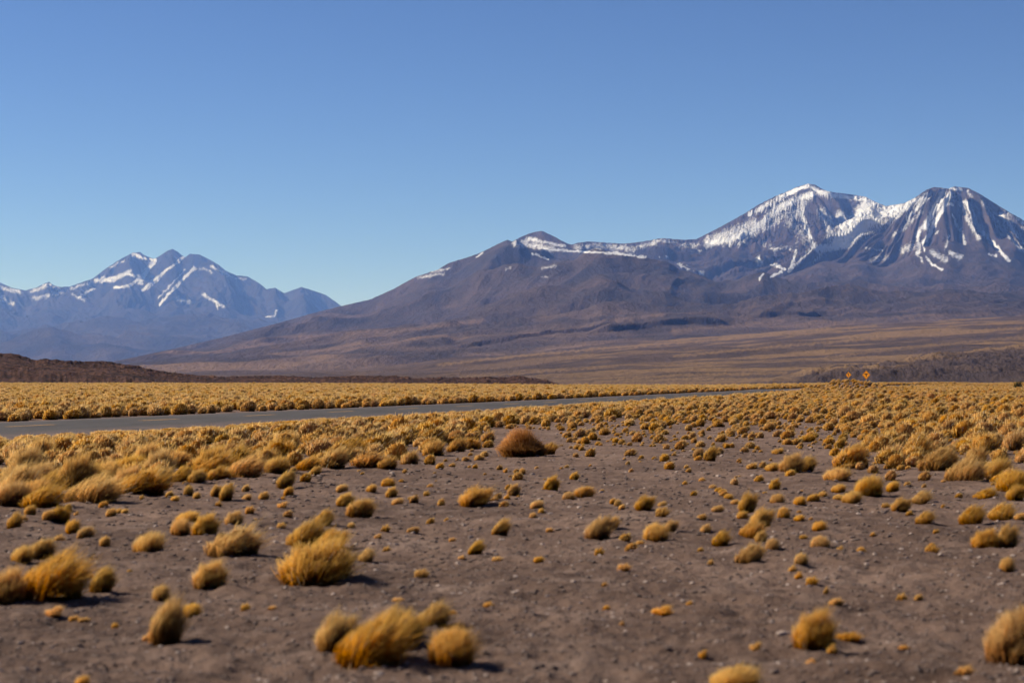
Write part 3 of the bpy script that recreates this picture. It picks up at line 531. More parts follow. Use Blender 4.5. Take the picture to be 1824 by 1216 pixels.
# ------------------------------------------------------------------ the tussocks one can tell apart: (px, base row, width px, height px, shape, landmark phrase)
T = [
 (655, 1180, 128, 100, 'shag', 'the biggest windblown tussock near the bottom'), (592, 1168, 64, 66, 'lean', ''), (765, 1116, 66, 52, 'lean', ''), (803, 1176, 86, 70, 'dome', 'the round tussock right of the biggest clump'),
 (720, 1150, 60, 60, 'lean', ''), (700, 1130, 50, 52, 'lean', ''), (1446, 1142, 68, 64, 'dome', 'the round tussock beside the flat grey stone'), (1474, 1151, 28, 18, 'low', ''), (1482, 1163, 20, 16, 'low', ''), (1508, 1151, 44, 14, 'low', ''),
 (1806, 1176, 108, 90, 'dome', 'the large tussock at the lower right edge'), (1304, 1232, 86, 50, 'dome', 'the tussock cut by the bottom edge'), (291, 1141, 56, 78, 'tall', 'the tall leaning tussock at lower left'), (262, 1140, 20, 13, 'low', ''), (341, 1097, 34, 26, 'dome', ''),
 (88, 1062, 120, 88, 'shag', 'the huge shaggy tussock at the left edge'), (8, 1067, 62, 62, 'dome', ''), (38, 1000, 36, 34, 'dome', ''), (72, 992, 42, 42, 'lean', ''), (178, 1058, 40, 42, 'tall', ''), (160, 1030, 14, 10, 'low', ''), (286, 1068, 32, 32, 'dome', ''),
 (371, 1045, 56, 46, 'dome', 'the neat round tussock alone at left'), (95, 1108, 34, 15, 'low', ''), (131, 1101, 20, 10, 'low', ''), (148, 1108, 22, 8, 'low', ''), (204, 1118, 14, 11, 'low', ''), (436, 1084, 18, 14, 'low', ''), (484, 1080, 16, 7, 'low', ''), (145, 1222, 28, 24, 'dome', ''),
 (557, 1040, 122, 76, 'dome', 'the broad tussock in the lower left middle'), (588, 977, 46, 36, 'lean', ''), (540, 969, 66, 54, 'shag', ''), (572, 935, 42, 36, 'lean', ''), (500, 940, 18, 12, 'low', ''), (648, 1000, 32, 28, 'lean', ''), (688, 981, 15, 10, 'low', ''),
 (413, 988, 84, 62, 'shag', 'the shaggy tussock with a grey base'), (415, 935, 34, 28, 'dome', ''), (333, 926, 44, 26, 'dome', ''), (321, 953, 40, 36, 'dome', ''), (363, 953, 50, 42, 'dome', ''), (263, 983, 52, 42, 'dome', 'the spiky round tussock left of centre'), (186, 972, 22, 24, 'dome', ''),
 (129, 950, 30, 32, 'dome', ''), (150, 957, 30, 32, 'lean', ''), (104, 962, 22, 14, 'low', ''), (22, 934, 34, 36, 'lean', ''), (54, 914, 20, 24, 'dome', ''), (41, 928, 15, 12, 'low', ''), (88, 926, 26, 24, 'dome', ''), (104, 929, 32, 38, 'lean', 'the upright tussock before the left belt'), (120, 909, 15, 16, 'dome', ''), (135, 913, 11, 8, 'low', ''),
 (184, 908, 17, 18, 'dome', ''), (197, 919, 20, 16, 'dome', ''), (212, 909, 14, 12, 'dome', ''), (222, 914, 15, 12, 'dome', ''), (252, 886, 10, 10, 'low', ''), (301, 884, 15, 12, 'dome', ''), (311, 891, 18, 12, 'dome', ''), (335, 883, 19, 24, 'dome', ''), (350, 888, 16, 16, 'dome', ''),
 (383, 885, 20, 24, 'lean', ''), (401, 894, 26, 36, 'tall', ''), (388, 902, 13, 10, 'low', ''), (437, 875, 15, 14, 'dome', ''), (439, 891, 18, 16, 'dome', ''), (469, 889, 20, 16, 'dome', ''), (444, 918, 18, 14, 'low', ''), (513, 882, 20, 22, 'dome', ''), (506, 870, 32, 36, 'tall', 'the tall tussock before the left belt'),
 (502, 907, 22, 10, 'low', ''), (503, 889, 10, 8, 'low', ''), (638, 920, 50, 44, 'lean', 'the leaning tussock with a smaller neighbour'), (613, 898, 34, 24, 'dome', ''), (609, 875, 22, 18, 'dome', ''), (661, 877, 20, 18, 'dome', ''), (690, 866, 26, 20, 'dome', ''), (696, 885, 22, 20, 'dome', ''), (707, 897, 24, 17, 'dome', ''),
 (736, 896, 18, 20, 'lean', ''), (759, 883, 12, 10, 'low', ''), (785, 896, 14, 15, 'dome', ''), (842, 900, 58, 40, 'lean', 'the windblown tussock below the reddish bush'), (880, 891, 14, 8, 'low', ''), (914, 881, 24, 22, 'dome', ''), (903, 889, 13, 8, 'low', ''), (625, 937, 16, 14, 'dome', ''), (686, 945, 17, 12, 'low', ''),
 (734, 951, 22, 16, 'lean', ''), (673, 958, 16, 8, 'low', ''), (889, 952, 32, 36, 'tall', 'the narrow leaning tussock in the centre'), (845, 987, 28, 32, 'tall', ''), (749, 1027, 28, 17, 'low', ''), (805, 964, 13, 8, 'low', ''), (978, 950, 14, 8, 'low', ''), (884, 998, 20, 9, 'low', ''), (959, 1002, 19, 11, 'low', ''), (822, 994, 14, 6, 'low', ''),
 (981, 873, 30, 28, 'dome', ''), (1022, 857, 18, 15, 'dome', ''), (1012, 889, 24, 19, 'dome', ''), (1037, 883, 36, 28, 'lean', 'the windblown pair right of centre'), (955, 905, 27, 21, 'dome', ''), (949, 921, 15, 13, 'dome', ''), (964, 914, 13, 13, 'dome', ''), (1091, 895, 13, 14, 'dome', ''), (1100, 899, 15, 18, 'dome', ''), (1107, 907, 13, 13, 'dome', ''),
 (1145, 904, 36, 30, 'lean', ''), (1179, 905, 17, 11, 'dome', ''), (1178, 920, 27, 18, 'low', ''), (1062, 962, 44, 46, 'tall', 'the tall leaning tussock right of centre'), (1089, 942, 24, 28, 'tall', ''), (1166, 962, 42, 36, 'dome', 'the round tussock with a paler neighbour'), (1193, 946, 26, 24, 'lean', ''), (1139, 969, 16, 8, 'low', ''), (1066, 985, 18, 16, 'low', ''),
 (1110, 1018, 26, 14, 'low', ''), (1076, 1042, 11, 8, 'low', ''), (868, 1080, 20, 10, 'low', ''), (707, 1069, 22, 8, 'low', ''), (803, 1094, 20, 9, 'low', ''), (1079, 1086, 14, 10, 'low', ''), (1179, 1092, 40, 12, 'low', ''), (1108, 1113, 11, 8, 'low', ''),
 (1222, 834, 10, 8, 'dome', ''), (1226, 842, 11, 8, 'dome', ''), (1250, 856, 13, 9, 'dome', ''), (1269, 869, 15, 10, 'dome', ''), (1279, 874, 14, 9, 'dome', ''), (1286, 879, 16, 11, 'dome', ''), (1297, 887, 18, 12, 'dome', ''), (1309, 897, 18, 11, 'dome', ''),
 (1329, 912, 34, 42, 'lean', ''), (1322, 923, 24, 18, 'dome', ''), (1354, 937, 42, 38, 'lean', ''), (1335, 957, 46, 42, 'shag', 'the thick clump ending the tuft line'), (1333, 1000, 44, 42, 'shag', 'the shaggy tussock below the thick clump'), (1375, 979, 27, 28, 'dome', ''), (1354, 965, 22, 22, 'dome', ''),
 (1249, 925, 19, 12, 'dome', ''), (1277, 911, 23, 12, 'dome', ''), (1256, 949, 20, 18, 'dome', ''), (1279, 967, 36, 32, 'lean', ''), (1340, 836, 24, 14, 'dome', ''), (1374, 839, 27, 20, 'dome', ''), (1408, 841, 46, 36, 'dome', ''), (1432, 839, 42, 34, 'lean', 'the dark-based clump before the right thicket'), (1351, 858, 18, 14, 'dome', ''),
 (1379, 872, 21, 22, 'dome', ''), (1384, 897, 29, 23, 'dome', ''), (1395, 921, 24, 26, 'dome', ''), (1424, 899, 26, 20, 'dome', ''), (1447, 893, 23, 19, 'lean', ''), (1465, 883, 17, 12, 'dome', ''), (1423, 932, 19, 14, 'dome', ''), (1459, 944, 30, 22, 'dome', ''), (1430, 959, 15, 8, 'low', ''), (1459, 976, 32, 26, 'dome', ''),
 (1426, 1000, 26, 25, 'dome', ''), (1412, 1017, 18, 12, 'low', ''), (1496, 981, 16, 10, 'low', ''), (1533, 984, 17, 16, 'dome', ''), (1554, 951, 11, 8, 'low', ''), (1658, 982, 27, 16, 'low', ''), (1667, 951, 11, 8, 'low', ''), (1793, 1016, 30, 32, 'dome', 'the small round tussock near the right edge'),
 (1752, 976, 44, 34, 'dome', 'the joined pair near the right edge'), (1790, 974, 42, 42, 'lean', ''), (1726, 935, 54, 42, 'lean', ''), (1780, 918, 52, 38, 'lean', ''), (1816, 925, 22, 14, 'dome', ''), (1752, 888, 42, 26, 'shag', ''), (1807, 890, 36, 32, 'lean', ''), (1642, 932, 42, 30, 'lean', 'the windblown tussock on gravel at right'), (1619, 918, 14, 9, 'low', ''),
 (1637, 897, 42, 30, 'lean', ''), (1602, 911, 36, 28, 'lean', ''), (1577, 904, 17, 10, 'low', ''), (1516, 895, 36, 28, 'dome', ''), (1545, 884, 54, 50, 'dome', 'the peaked tussock below the right thicket'), (1493, 891, 21, 12, 'dome', ''), (1489, 856, 48, 32, 'dome', ''), (1493, 877, 27, 19, 'dome', ''), (1589, 876, 25, 24, 'dome', ''),
 (1423, 1035, 17, 12, 'low', ''), (1445, 1041, 23, 16, 'low', ''), (1470, 1058, 10, 17, 'tall', ''), (1489, 1081, 27, 14, 'low', ''), (1605, 1069, 20, 14, 'low', ''), (1636, 1070, 16, 12, 'low', ''), (1345, 1156, 25, 14, 'low', ''), (1251, 1171, 19, 14, 'low', ''), (1608, 1157, 20, 8, 'low', ''),
 (1445, 1184, 21, 11, 'low', ''), (1717, 1202, 32, 15, 'low', ''), (1228, 1077, 14, 8, 'low', ''), (1265, 1005, 12, 10, 'low', ''), (1247, 981, 12, 8, 'low', ''),
 (21, 902, 64, 54, 'dome', ''), (70, 903, 84, 52, 'shag', ''), (158, 893, 104, 62, 'shag', 'the great dark-based tussock at left'), (246, 879, 92, 62, 'shag', ''), (280, 872, 46, 48, 'lean', ''), (318, 858, 50, 36, 'lean', ''), (350, 862, 34, 26, 'dome', ''), (432, 850, 80, 52, 'shag', 'the wide tussock jutting from the belt edge'),
 (385, 855, 50, 34, 'shag', ''), (490, 842, 50, 38, 'dome', ''), (545, 838, 50, 34, 'shag', ''), (590, 833, 56, 42, 'lean', ''), (560, 846, 20, 20, 'tall', ''), (650, 830, 60, 38, 'shag', ''), (690, 834, 36, 26, 'lean', ''), (730, 826, 40, 32, 'dome', ''), (770, 812, 44, 36, 'dome', ''), (812, 804, 40, 32, 'lean', ''), (835, 800, 34, 28, 'dome', ''),
 (828, 822, 14, 12, 'dome', ''), (852, 819, 18, 14, 'dome', ''), (784, 834, 18, 14, 'dome', ''), (805, 831, 12, 8, 'low', ''), (930, 843, 12, 14, 'dome', ''), (889, 836, 10, 12, 'dome', ''), (900, 839, 10, 8, 'low', ''), (846, 834, 12, 10, 'low', ''), (870, 786, 30, 24, 'dome', ''), (1012, 778, 16, 14, 'dome', ''), (1075, 775, 20, 18, 'dome', ''), (1027, 800, 14, 12, 'dome', ''), (1036, 802, 12, 12, 'dome', ''),
 (1243, 815, 22, 22, 'dome', ''), (1263, 821, 27, 30, 'lean', 'the paired tussocks above the tuft line'), (1277, 760, 20, 16, 'dome', ''), (1368, 767, 22, 20, 'dome', ''), (1306, 751, 22, 16, 'dome', ''), (1385, 810, 26, 14, 'dome', ''), (1415, 762, 18, 12, 'dome', ''), (1437, 787, 30, 18, 'lean', ''), (1494, 798, 22, 22, 'lean', ''),
 (1496, 763, 18, 14, 'dome', ''), (1544, 751, 30, 16, 'lean', ''), (1575, 762, 26, 16, 'lean', ''), (1556, 772, 16, 10, 'dome', ''), (1580, 769, 12, 10, 'dome', ''), (1636, 777, 20, 16, 'dome', ''), (1628, 757, 30, 18, 'dome', ''), (1624, 803, 36, 24, 'dome', 'the round tussock above the right thicket'), (1662, 769, 34, 24, 'dome', ''), (1684, 779, 27, 18, 'dome', ''),
 (1294, 798, 12, 12, 'dome', ''), (1316, 823, 10, 8, 'low', ''), (1236, 789, 14, 14, 'dome', ''), (1251, 776, 12, 16, 'dome', ''), (1282, 786, 22, 16, 'lean', ''),
]
def at(px, py):
    Y = F * CAMH / (py - HOR)
    for _ in range(4):
        X = (px - 912) / F * Y; Y = F * (CAMH - float(ground_z(X, Y))) / (py - HOR)
    return (px - 912) / F * Y, Y
items = []                                  # X, Y, width m, height m, shape, px, py, w px, h px, phrase, from list
for px, py, w, h, sh, ph in T:
    X, Y = at(px, py); k = Y / F; g = 1.12 if py > 960 and w > 30 else 1.0; w *= g; h *= g
    items.append([X, Y, w * k, h * k * (1.3 if sh == 'low' else .97), sh, px, py, w, h, ph, True])
hand = np.array([(i[0], i[1], i[2]) for i in items])

belt = [(-200, 930), (0, 900), (120, 890), (200, 884), (290, 868), (330, 852), (430, 843), (520, 834), (600, 826), (690, 822), (760, 808), (830, 792), (850, 778), (870, 764), (1000, 751), (1100, 744), (1200, 737), (1300, 727), (1400, 716), (1460, 708), (1500, 702), (3000, 700)]
thick = [(1488, 845), (1498, 800), (1560, 792), (1640, 762), (1900, 748), (1900, 880), (1700, 866), (1560, 862)]
rnear = [(-300, 800), (0, 781), (150, 777), (310, 768), (480, 756), (640, 746), (800, 737), (1000, 724), (1200, 713), (1400, 700), (1480, 693)]
def field():
    out = []
    bands = [(16, 40, .80, 1), (40, 80, .84, 1), (80, 150, .92, 1), (150, 300, .98, 1), (300, 700, 1.1, 1), (16, 60, .33, 0), (60, 150, .40, 0), (150, 260, .55, 0)]
    for d0, d1, cell, big in bands:
        nx = int(d1 * .62 / cell); ny = int((d1 - d0) / cell)
        gx, gy = np.meshgrid(np.arange(-nx // 2, nx // 2 + 1), np.arange(ny))
        X = (gx.ravel() + .5 * (gy.ravel() % 2) + rng.uniform(-.38, .38, gx.size)) * cell; Y = d0 + (gy.ravel() + rng.uniform(.1, .9, gx.size)) * cell
        px = 912 + F * X / Y; py = HOR + F * CAMH / Y
        ok = (px > -260) & (px < 2090) & (Y < interp(EDGE, px) + 45); X, Y, px, py = X[ok], Y[ok], px[ok], py[ok]
        rd = road_dist(X, Y); n = len(X); U = rng.uniform(0, 1, n); q = rng.uniform(0, 1, n)
        clus = fbm(X / 1.6, Y / 1.6, 2); patch = fbm(X / 14, Y / 22, 3)
        prob = np.zeros(n); w = np.zeros(n)
        left = rd < -5.3; right = rd > 5.3
        b = right & (py < interp(belt, px)); o = right & ~b; rt = o & (px >= 1500); mid = o & (px < 1500)
        th = (poly_mask(px, py, 1., thick) > 0) & o
        if big:
            prob[left] = .93; w[left] = (.44 + .34 * q ** 1.6)[left]
            prob[b] = .93; w[b] = (.30 + .36 * q ** 1.5)[b]
            pr = np.interp(py, [685, 725, 745, 770, 800, 870, 900], [.88, .58, .34, .24, .17, .07, 0]) * (1 + 2 * patch); prob[rt] = pr[rt]
            w[rt] = (.26 + .5 * q ** 2.3)[rt]
            prob[th] = .62 * (1 + .9 * patch[th]); w[th] = (.30 + .40 * q ** 1.3)[th]
            pr = np.interp(py, [690, 712, 735, 760], [.92, .45, .12, 0]); prob[mid] = pr[mid]; w[mid] = (.24 + .3 * q ** 2)[mid]
        else:
            pr = np.interp(py, [700, 730, 760, 800, 850, 900, 1300], [.50, .33, .22, .11, .05, .024, .010]) * (1 + 1.5 * clus)
            prob[mid] = pr[mid]; w[mid] = (.09 + .24 * q ** 2.5)[mid] * np.interp(py, [720, 760, 850], [1.5, 1.15, .6])[mid]
            pr = np.interp(py, [725, 745, 770, 800, 870, 900, 1300], [.4, .4, .3, .18, .07, .025, .010]) * (1 + 1.6 * clus)
            prob[rt] = pr[rt]; w[rt] = (.12 + .22 * q ** 1.5)[rt] * np.interp(py, [760, 850, 900], [1, .8, .4])[rt]
        keep = U < prob
        X, Y, w, px, py = X[keep], Y[keep], w[keep], px[keep], py[keep]
        dd = np.min(np.hypot(X[:, None] - hand[None, :, 0], Y[:, None] - hand[None, :, 1]) - .42 * hand[None, :, 2] - .3 * w[:, None], 1) if d0 < 100 else np.ones(len(X))
        bush = (np.abs(px - 935) < 62) & (py > 765) & (py < 835)
        g = (dd > 0) & ~bush
        out.append(np.stack([X[g], Y[g], w[g], px[g], py[g]], -1))
    return np.concatenate(out)
fld = field()
print('field tussocks', len(fld))
fh = fld[:, 2] * rng.uniform(.62, .95, len(fld))
low = (road_dist(fld[:, 0], fld[:, 1]) > 0) & (fld[:, 1] < 330)             # the tussocks stay short towards the road
fh = np.where(low, np.clip((fld[:, 4] - interp(rnear, fld[:, 3]) + rng.uniform(3, 8, len(fld))) * fld[:, 1] / F, .16 * fld[:, 2] + .05, fh), fh)
size = fld[:, 2] * fh * (F / fld[:, 1]) ** 2 * ((fld[:, 3] > -5) & (fld[:, 3] < 1830))
need = 299 - len(items); order = np.argsort(-size)
shapes_f = rng.choice(['dome', 'dome', 'dome', 'dome', 'lean', 'dome', 'shag'], len(fld))
for k in order[:max(need, 0)]:
    X, Y, w, px, py = fld[k]
    items.append([X, Y, w, fh[k], str(shapes_f[k]), px, py, w * F / Y, fh[k] * F / Y, '', False])
rest = order[max(need, 0):]

# ---- labels: landmarks by their phrase, the rest by the nearest landmark, side and rank
ORD = ['nearest', 'second', 'third', 'fourth', 'fifth', 'sixth', 'seventh', 'eighth', 'ninth', 'tenth', 'eleventh', 'twelfth', 'thirteenth', 'fourteenth', 'fifteenth', 'sixteenth', 'seventeenth', 'eighteenth', 'nineteenth', 'twentieth']
marks = [(i[5], i[6], i[9]) for i in items if i[9]] + [(935, 813, 'the reddish domed bush'), (1543, 700, 'the larger road sign')]
look = {'dome': 'rounded', 'lean': 'wind-leaning', 'tall': 'upright', 'low': 'low flat', 'shag': 'shaggy'}
buckets = {}
for i in items:
    if i[9]: continue
    m = min(marks, key=lambda q: math.hypot(q[0] - i[5], (q[1] - i[6]) * 1.6))
    dx, dy = i[5] - m[0], (i[6] - m[1]) * 1.6
    side = ('right of' if dx > 0 else 'left of') if abs(dx) > abs(dy) else ('in front of' if dy > 0 else 'behind')
    sz = 'large' if i[7] > 42 else 'middling' if i[7] > 23 else 'small'
    buckets.setdefault((m[2], side), []).append((math.hypot(dx, dy), sz, i))
lab = {}
for (m, side), v in buckets.items():
    v.sort(key=lambda q: q[0])
    for k, (_, sz, i) in enumerate(v):
        rk = ORD[k] if k < len(ORD) else 'farthest'
        lab[id(i)] = '%s %s tussock, %s %s %s' % (sz, look[i[4]], rk, side, m)
used = set()
for i in sorted(items, key=lambda q: q[1]):
    X, Y, w, h, sh, px, py, wp, hp, ph, hd = i
    bank = (HI if Y < 34 else MD)[sh]; src = random.choice(bank)
    o = src.copy(); o.name = 'grass_tussock'; S.collection.objects.link(o)     # copies share the mesh
    o.location = (X, Y, float(ground_z(X, Y)) - .004)
    o.scale = (w * (.92 if sh in ('lean', 'shag') else 1), w * random.uniform(.85, 1.1), h)
    o.rotation_euler = (0, 0, random.uniform(-.5, .5))
    if ph:
        l = {'the': ''}; t = ph.replace('the ', '', 1); t = 'golden straw-coloured grass: ' + t if len(t.split()) < 12 else t
        l = t
    else: l = lab[id(i)]
    if l in used: l = l.replace('golden', 'yellow-golden')
    used.add(l)
    onbelt = (not hd) or (py < 905 and py < np.interp(px, [p[0] for p in belt], [p[1] for p in belt]) + 14)
    tag(o, l, 'grass tussock', 'golden grass tussocks one can tell apart')

# ---- the reddish bush
bush = tuft('straw_bush', 5200, 4, .008, 77, lean=.02, polar=1.6, clumps=60, ragged=.07, pull=.25, mat=M_red, peakx=-.08)
X, Y = at(933, 813); k = Y / F
S.collection.objects.link(bush); bush.location = (X, Y, float(ground_z(X, Y)) - .01)
me = bush.data; co = np.empty(len(me.vertices) * 3, np.float32); me.vertices.foreach_get('co', co); co = co.reshape(-1, 3)
rr = np.hypot(co[:, 0] + .08 * co[:, 2], co[:, 1])
co[:, 2] *= 1 - .45 * sst(.12, .5, rr) * (co[:, 2] > 0); me.vertices.foreach_set('co', co.ravel()); me.update()
bush.scale = (96 * k, 84 * k, 53 * k)
tag(bush, 'reddish brown domed straw bush, largest on the gravel beside the roadside grass', 'bush')
side = tuft('grass_tussock', 1500, 3, .016, 78, lean=.3, polar=1.5, ragged=.2)
X2, Y2 = at(976, 809); S.collection.objects.link(side); side.location = (X2, Y2, 0); side.scale = (30 * k, 30 * k, 26 * k)
tag(side, 'pale feathery tussock tucked against the right side of the reddish domed bush', 'grass tussock', 'golden grass tussocks one can tell apart')

# ---- everything farther or smaller: one field, instanced
P = fld[rest]; n = len(P)
me = bpy.data.meshes.new('grass_tussock_field'); me.vertices.add(n)
co = np.stack([P[:, 0], P[:, 1], ground_z(P[:, 0], P[:, 1]) - .01], -1).astype(np.float32); me.vertices.foreach_set('co', co.ravel())
hh = fh[rest]
sc = np.stack([P[:, 2], P[:, 2] * rng.uniform(.85, 1.15, n), hh], -1).astype(np.float32)
a = me.attributes.new('tsize', 'FLOAT_VECTOR', 'POINT'); a.data.foreach_set('vector', sc.ravel())
rot = np.zeros((n, 3), np.float32); rot[:, 2] = rng.uniform(-.7, .7, n)
a = me.attributes.new('trot', 'FLOAT_VECTOR', 'POINT'); a.data.foreach_set('vector', rot.ravel())
fo = bpy.data.objects.new('grass_field', me); S.collection.objects.link(fo); fo['kind'] = 'stuff'
fo['label'] = 'dense golden tussock grass covering the plain on both sides of the road'
def instancer(obj, coll, size_attr, rot_attr):
    g = bpy.data.node_groups.new('scatter', 'GeometryNodeTree')
    g.interface.new_socket('Geometry', in_out='INPUT', socket_type='NodeSocketGeometry'); g.interface.new_socket('Geometry', in_out='OUTPUT', socket_type='NodeSocketGeometry')
    N = g.nodes; L = g.links.new
    gi = N.new('NodeGroupInput'); go = N.new('NodeGroupOutput'); ip = N.new('GeometryNodeInstanceOnPoints'); ci = N.new('GeometryNodeCollectionInfo')
    ci.inputs[0].default_value = coll; ci.inputs['Separate Children'].default_value = True; ci.inputs['Reset Children'].default_value = True
    mp = N.new('GeometryNodeMeshToPoints'); L(gi.outputs[0], mp.inputs[0])
    L(mp.outputs[0], ip.inputs['Points']); L(ci.outputs[0], ip.inputs['Instance']); ip.inputs['Pick Instance'].default_value = True
    for nm, sock in ((size_attr, 'Scale'), (rot_attr, 'Rotation')):
        na = N.new('GeometryNodeInputNamedAttribute'); na.data_type = 'FLOAT_VECTOR'; na.inputs[0].default_value = nm; L(na.outputs[0], ip.inputs[sock])
    L(ip.outputs[0], go.inputs[0])
    m = obj.modifiers.new('scatter', 'NODES'); m.node_group = g
instancer(fo, protos, 'tsize', 'trot')

# ------------------------------------------------------------------ stones
def rock(name, seed, mat, link=True):
    r = np.random.default_rng(seed)
    me = bpy.data.meshes.new(name); import bmesh
    bm = bmesh.new(); bmesh.ops.create_icosphere(bm, subdivisions=3, radius=.5)
    off = r.uniform(0, 50, 3); planes = [(Vector(r.normal(0, 1, 3)).normalized(), r.uniform(.28, .42)) for _ in range(9)]
    for v in bm.verts:
        for nrm, d in planes:
            e = v.co.dot(nrm) - d
            if e > 0: v.co -= nrm * e * .92
        v.co *= 1 + .10 * float(noise(v.co.x * 5 + off[0], v.co.y * 5 + v.co.z * 4 + off[1]))
        v.co.z = v.co.z * .62 + .12
    bm.to_mesh(me); bm.free(); me.materials.append(mat)
    o = bpy.data.objects.new(name, me)
    if link: S.collection.objects.link(o)
    return o
STN = [(1395, 1131, 30, 'flat grey stone left of the round tussock at lower right', M_pale), (1378, 1197, 26, 'dark angular stone near the bottom edge, right of the cut-off tussock', M_stone), (760, 1040, 17, 'dark stone just in front of the small flat tuft at centre', M_stone),
       (1524, 962, 22, 'dark flat stone on the gravel below the right thicket', M_stone), (490, 1104, 14, 'small pale stone below the broad tussock at lower left', M_pale), (676, 1203, 12, 'small pale stone in front of the biggest tussock', M_pale),
       (275, 934, 11, 'small dark stone above the spiky round tussock at left', M_stone), (772, 850, 10, 'small dark stone between the belt edge and the reddish bush', M_stone), (1054, 1026, 8, 'tiny pale stone right of centre on open gravel', M_pale),
       (520, 1058, 12, 'small dark stone left below the broad tussock', M_stone), (1494, 1100, 14, 'small dark stone right above the round tussock at lower right', M_stone), (1594, 1148, 12, 'small dark stone on empty gravel toward the right edge', M_stone)]
for k, (px, py, w, lb, mt) in enumerate(STN):
    X, Y = at(px, py); o = rock('stone', 300 + k, mt); s = w * Y / F
    o.location = (X, Y, float(ground_z(X, Y))); o.scale = (s, s * .8, s * .6); o.rotation_euler = (0, 0, k * 1.3); tag(o, lb, 'stone', 'loose stones on the gravel')
peb = bpy.data.collections.new('pebble_kinds')
for k in range(6): peb.objects.link(rock('pebble_%02d' % k, 400 + k, (M_stone, M_stone, M_pale, M_stone, M_stone, M_stone)[k], link=False))
n = 60000; Yp = 1 / rng.uniform(1 / 75, 1 / 8.5, n); Xp = rng.uniform(-.33, .33, n) * Yp; ok = road_dist(Xp, Yp) > 6
Xp, Yp = Xp[ok], Yp[ok]; n = len(Xp); s = (.009 + .045 * rng.uniform(0, 1, n) ** 6) * np.clip(Yp / 16, .8, 2)
me = bpy.data.meshes.new('gravel'); me.vertices.add(n)
me.vertices.foreach_set('co', np.stack([Xp, Yp, ground_z(Xp, Yp)], -1).astype(np.float32).ravel())
a = me.attributes.new('tsize', 'FLOAT_VECTOR', 'POINT'); a.data.foreach_set('vector', np.stack([s, s, s * .7], -1).astype(np.float32).ravel())
rt = np.zeros((n, 3), np.float32); rt[:, 2] = rng.uniform(0, 6.28, n)
a = me.attributes.new('trot', 'FLOAT_VECTOR', 'POINT'); a.data.foreach_set('vector', rt.ravel())
go_ = bpy.data.objects.new('gravel', me); S.collection.objects.link(go_); go_['kind'] = 'stuff'; instancer(go_, peb, 'tsize', 'trot')
# boulders on the roadside mound
for k, (px, py, w) in enumerate([(1549, 696, 11), (1557, 697, 9), (1541, 695, 7)]):
    Y = 232.; X = (px - 912) / F * Y; o = rock('boulder', 350 + k, (M_stone, M_stone, M_pale)[k]); s = w * Y / F
    o.location = (X, Y, float(ground_z(X, Y)) + .05); o.scale = (s, s, s * .9)
    tag(o, ('dark boulder on the roadside mound below the larger sign', 'dark boulder at the right end of the roadside mound', 'pale boulder, leftmost on the roadside mound below the signs')[k], 'boulder', 'boulders on the roadside mound')

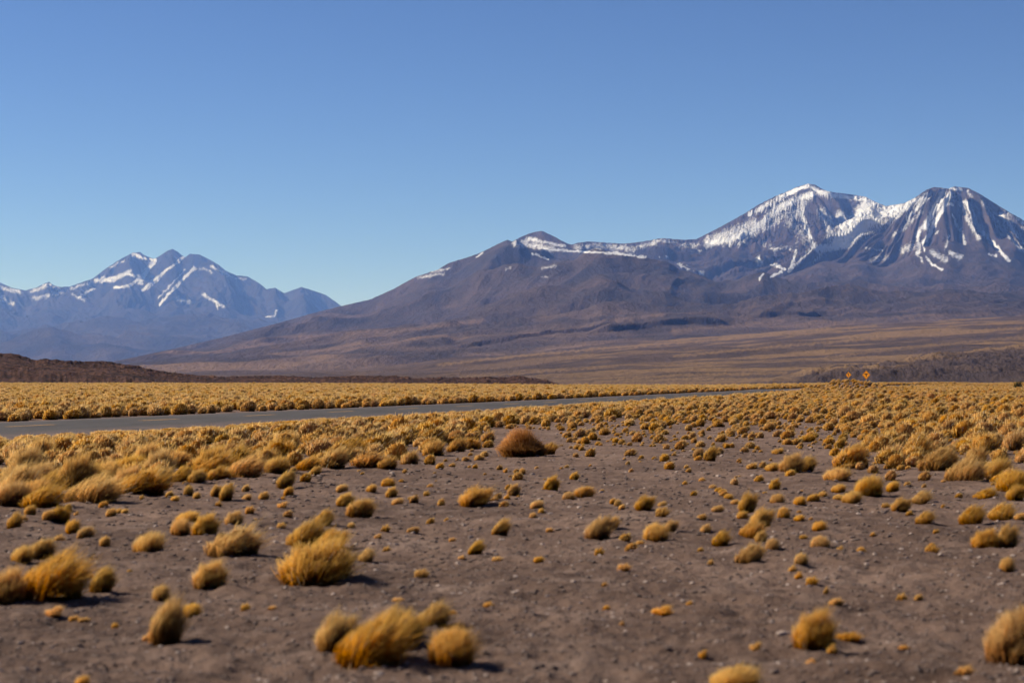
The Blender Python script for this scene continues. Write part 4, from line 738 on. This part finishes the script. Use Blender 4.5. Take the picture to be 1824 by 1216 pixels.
# ------------------------------------------------------------------ road signs
M_sign = m_plain('orange_sign_face', (.95, .33, .02), .12, 6, .5); M_blk = m_plain('black_sign_symbol', (.012, .011, .010), .1, 6, .5); M_steel = m_plain('galvanised_post', (.30, .30, .30), .15, 10, .5, .6)
def slab(name, pts, y0, y1, mat, parent):
    n = len(pts); V = [(x, y0, z) for x, z in pts] + [(x, y1, z) for x, z in pts]
    me = bpy.data.meshes.new(name); me.from_pydata(V, [], [tuple(range(n)), tuple(range(2 * n - 1, n - 1, -1))] + [(i, i + n, (i + 1) % n + n, (i + 1) % n) for i in range(n)]); me.materials.append(mat)
    o = bpy.data.objects.new(name, me); S.collection.objects.link(o); o.parent = parent; return o
def sign(px, Y, size, zc, label, sym):
    X = (px - 912) / F * Y; z0 = float(ground_z(X, Y))
    r = bpy.data.objects.new('road_sign', None); S.collection.objects.link(r); r.location = (X, Y, z0); r.rotation_euler = (0, 0, math.radians(-36)); tag(r, label, 'road sign', 'warning signs by the road')
    s = size / 2; zz = zc - z0
    d = []
    for c in range(4):                       # diamond with rounded corners
        for q in (-1, 0, 1):
            an = math.radians(90 * c + q * 5); rad = s * (1 - (0 if q == 0 else .05) - .015)
            d.append((rad * math.sin(an), zz + rad * math.cos(an)))
    slab('post', [(-.04, -.4), (.04, -.4), (.04, zz + s * .7), (-.04, zz + s * .7)], .012, .09, M_steel, r)
    p = slab('panel', d, -.006, .01, M_sign, r)
    b = []; n = len(d)                        # thin black border
    for k, pts in enumerate(sym): slab('symbol', [(x * s, zz + z * s) for x, z in pts], -.011, -.0065, M_blk, r)
    V = []; o_ = [(x * .93, zz + (z - zz) * .93) for x, z in d]; i_ = [(x * .87, zz + (z - zz) * .87) for x, z in d]
    V = [(x, -.009, z) for x, z in o_ + i_]; me = bpy.data.meshes.new('border'); me.from_pydata(V, [], [(i, (i + 1) % n, (i + 1) % n + n, i + n) for i in range(n)]); me.materials.append(M_blk)
    bo = bpy.data.objects.new('border', me); S.collection.objects.link(bo); bo.parent = r
sign(1543, 250, 1.12, z_of(667.5, 250), 'orange diamond warning sign with a wide black bar, the larger one on the right', [[(-.52, .10), (-.30, .30), (.30, .30), (.52, .10), (.40, .10), (.12, .14), (.07, -.42), (-.07, -.42), (-.12, .14), (-.40, .10)]])
sign(1511.5, 330, 1.05, z_of(667.5, 330), 'smaller orange diamond warning sign with a curved black arrow, left of the other', [[(-.05, -.5), (.12, -.5), (.14, .05), (.02, .28), (.10, .40), (-.32, .45), (-.26, .08), (-.14, .18), (-.03, -.02)]])

# small dark shrubs beyond the road's end and at the right edge
M_shrub = m_grass('dark_shrub', (.03, .03, .015), (.05, .055, .025), (.08, .08, .035), (.1, .09, .06), .1, .2)
for px, Y, py, w, h, lb in ((1443, 520, 684, 1.0, 1.6, 'small dark upright shrub beyond the end of the road'), (1812, 250, 697, 1.7, 1.4, 'dark sparse shrub at the far right edge of the grassy plain'), (1419, 540, 683, .6, 1.0, 'tiny dark shrub left of the upright one past the road')):
    o = tuft('dark_shrub', 130, 3, .03, int(px), lean=.1, polar=1.5, clumps=9, ragged=.3, mat=M_shrub); S.collection.objects.link(o)
    X = (px - 912) / F * Y; o.location = (X, Y, float(ground_z(X, Y))); o.scale = (w, w, h); tag(o, lb, 'shrub')
print('things', len(items))
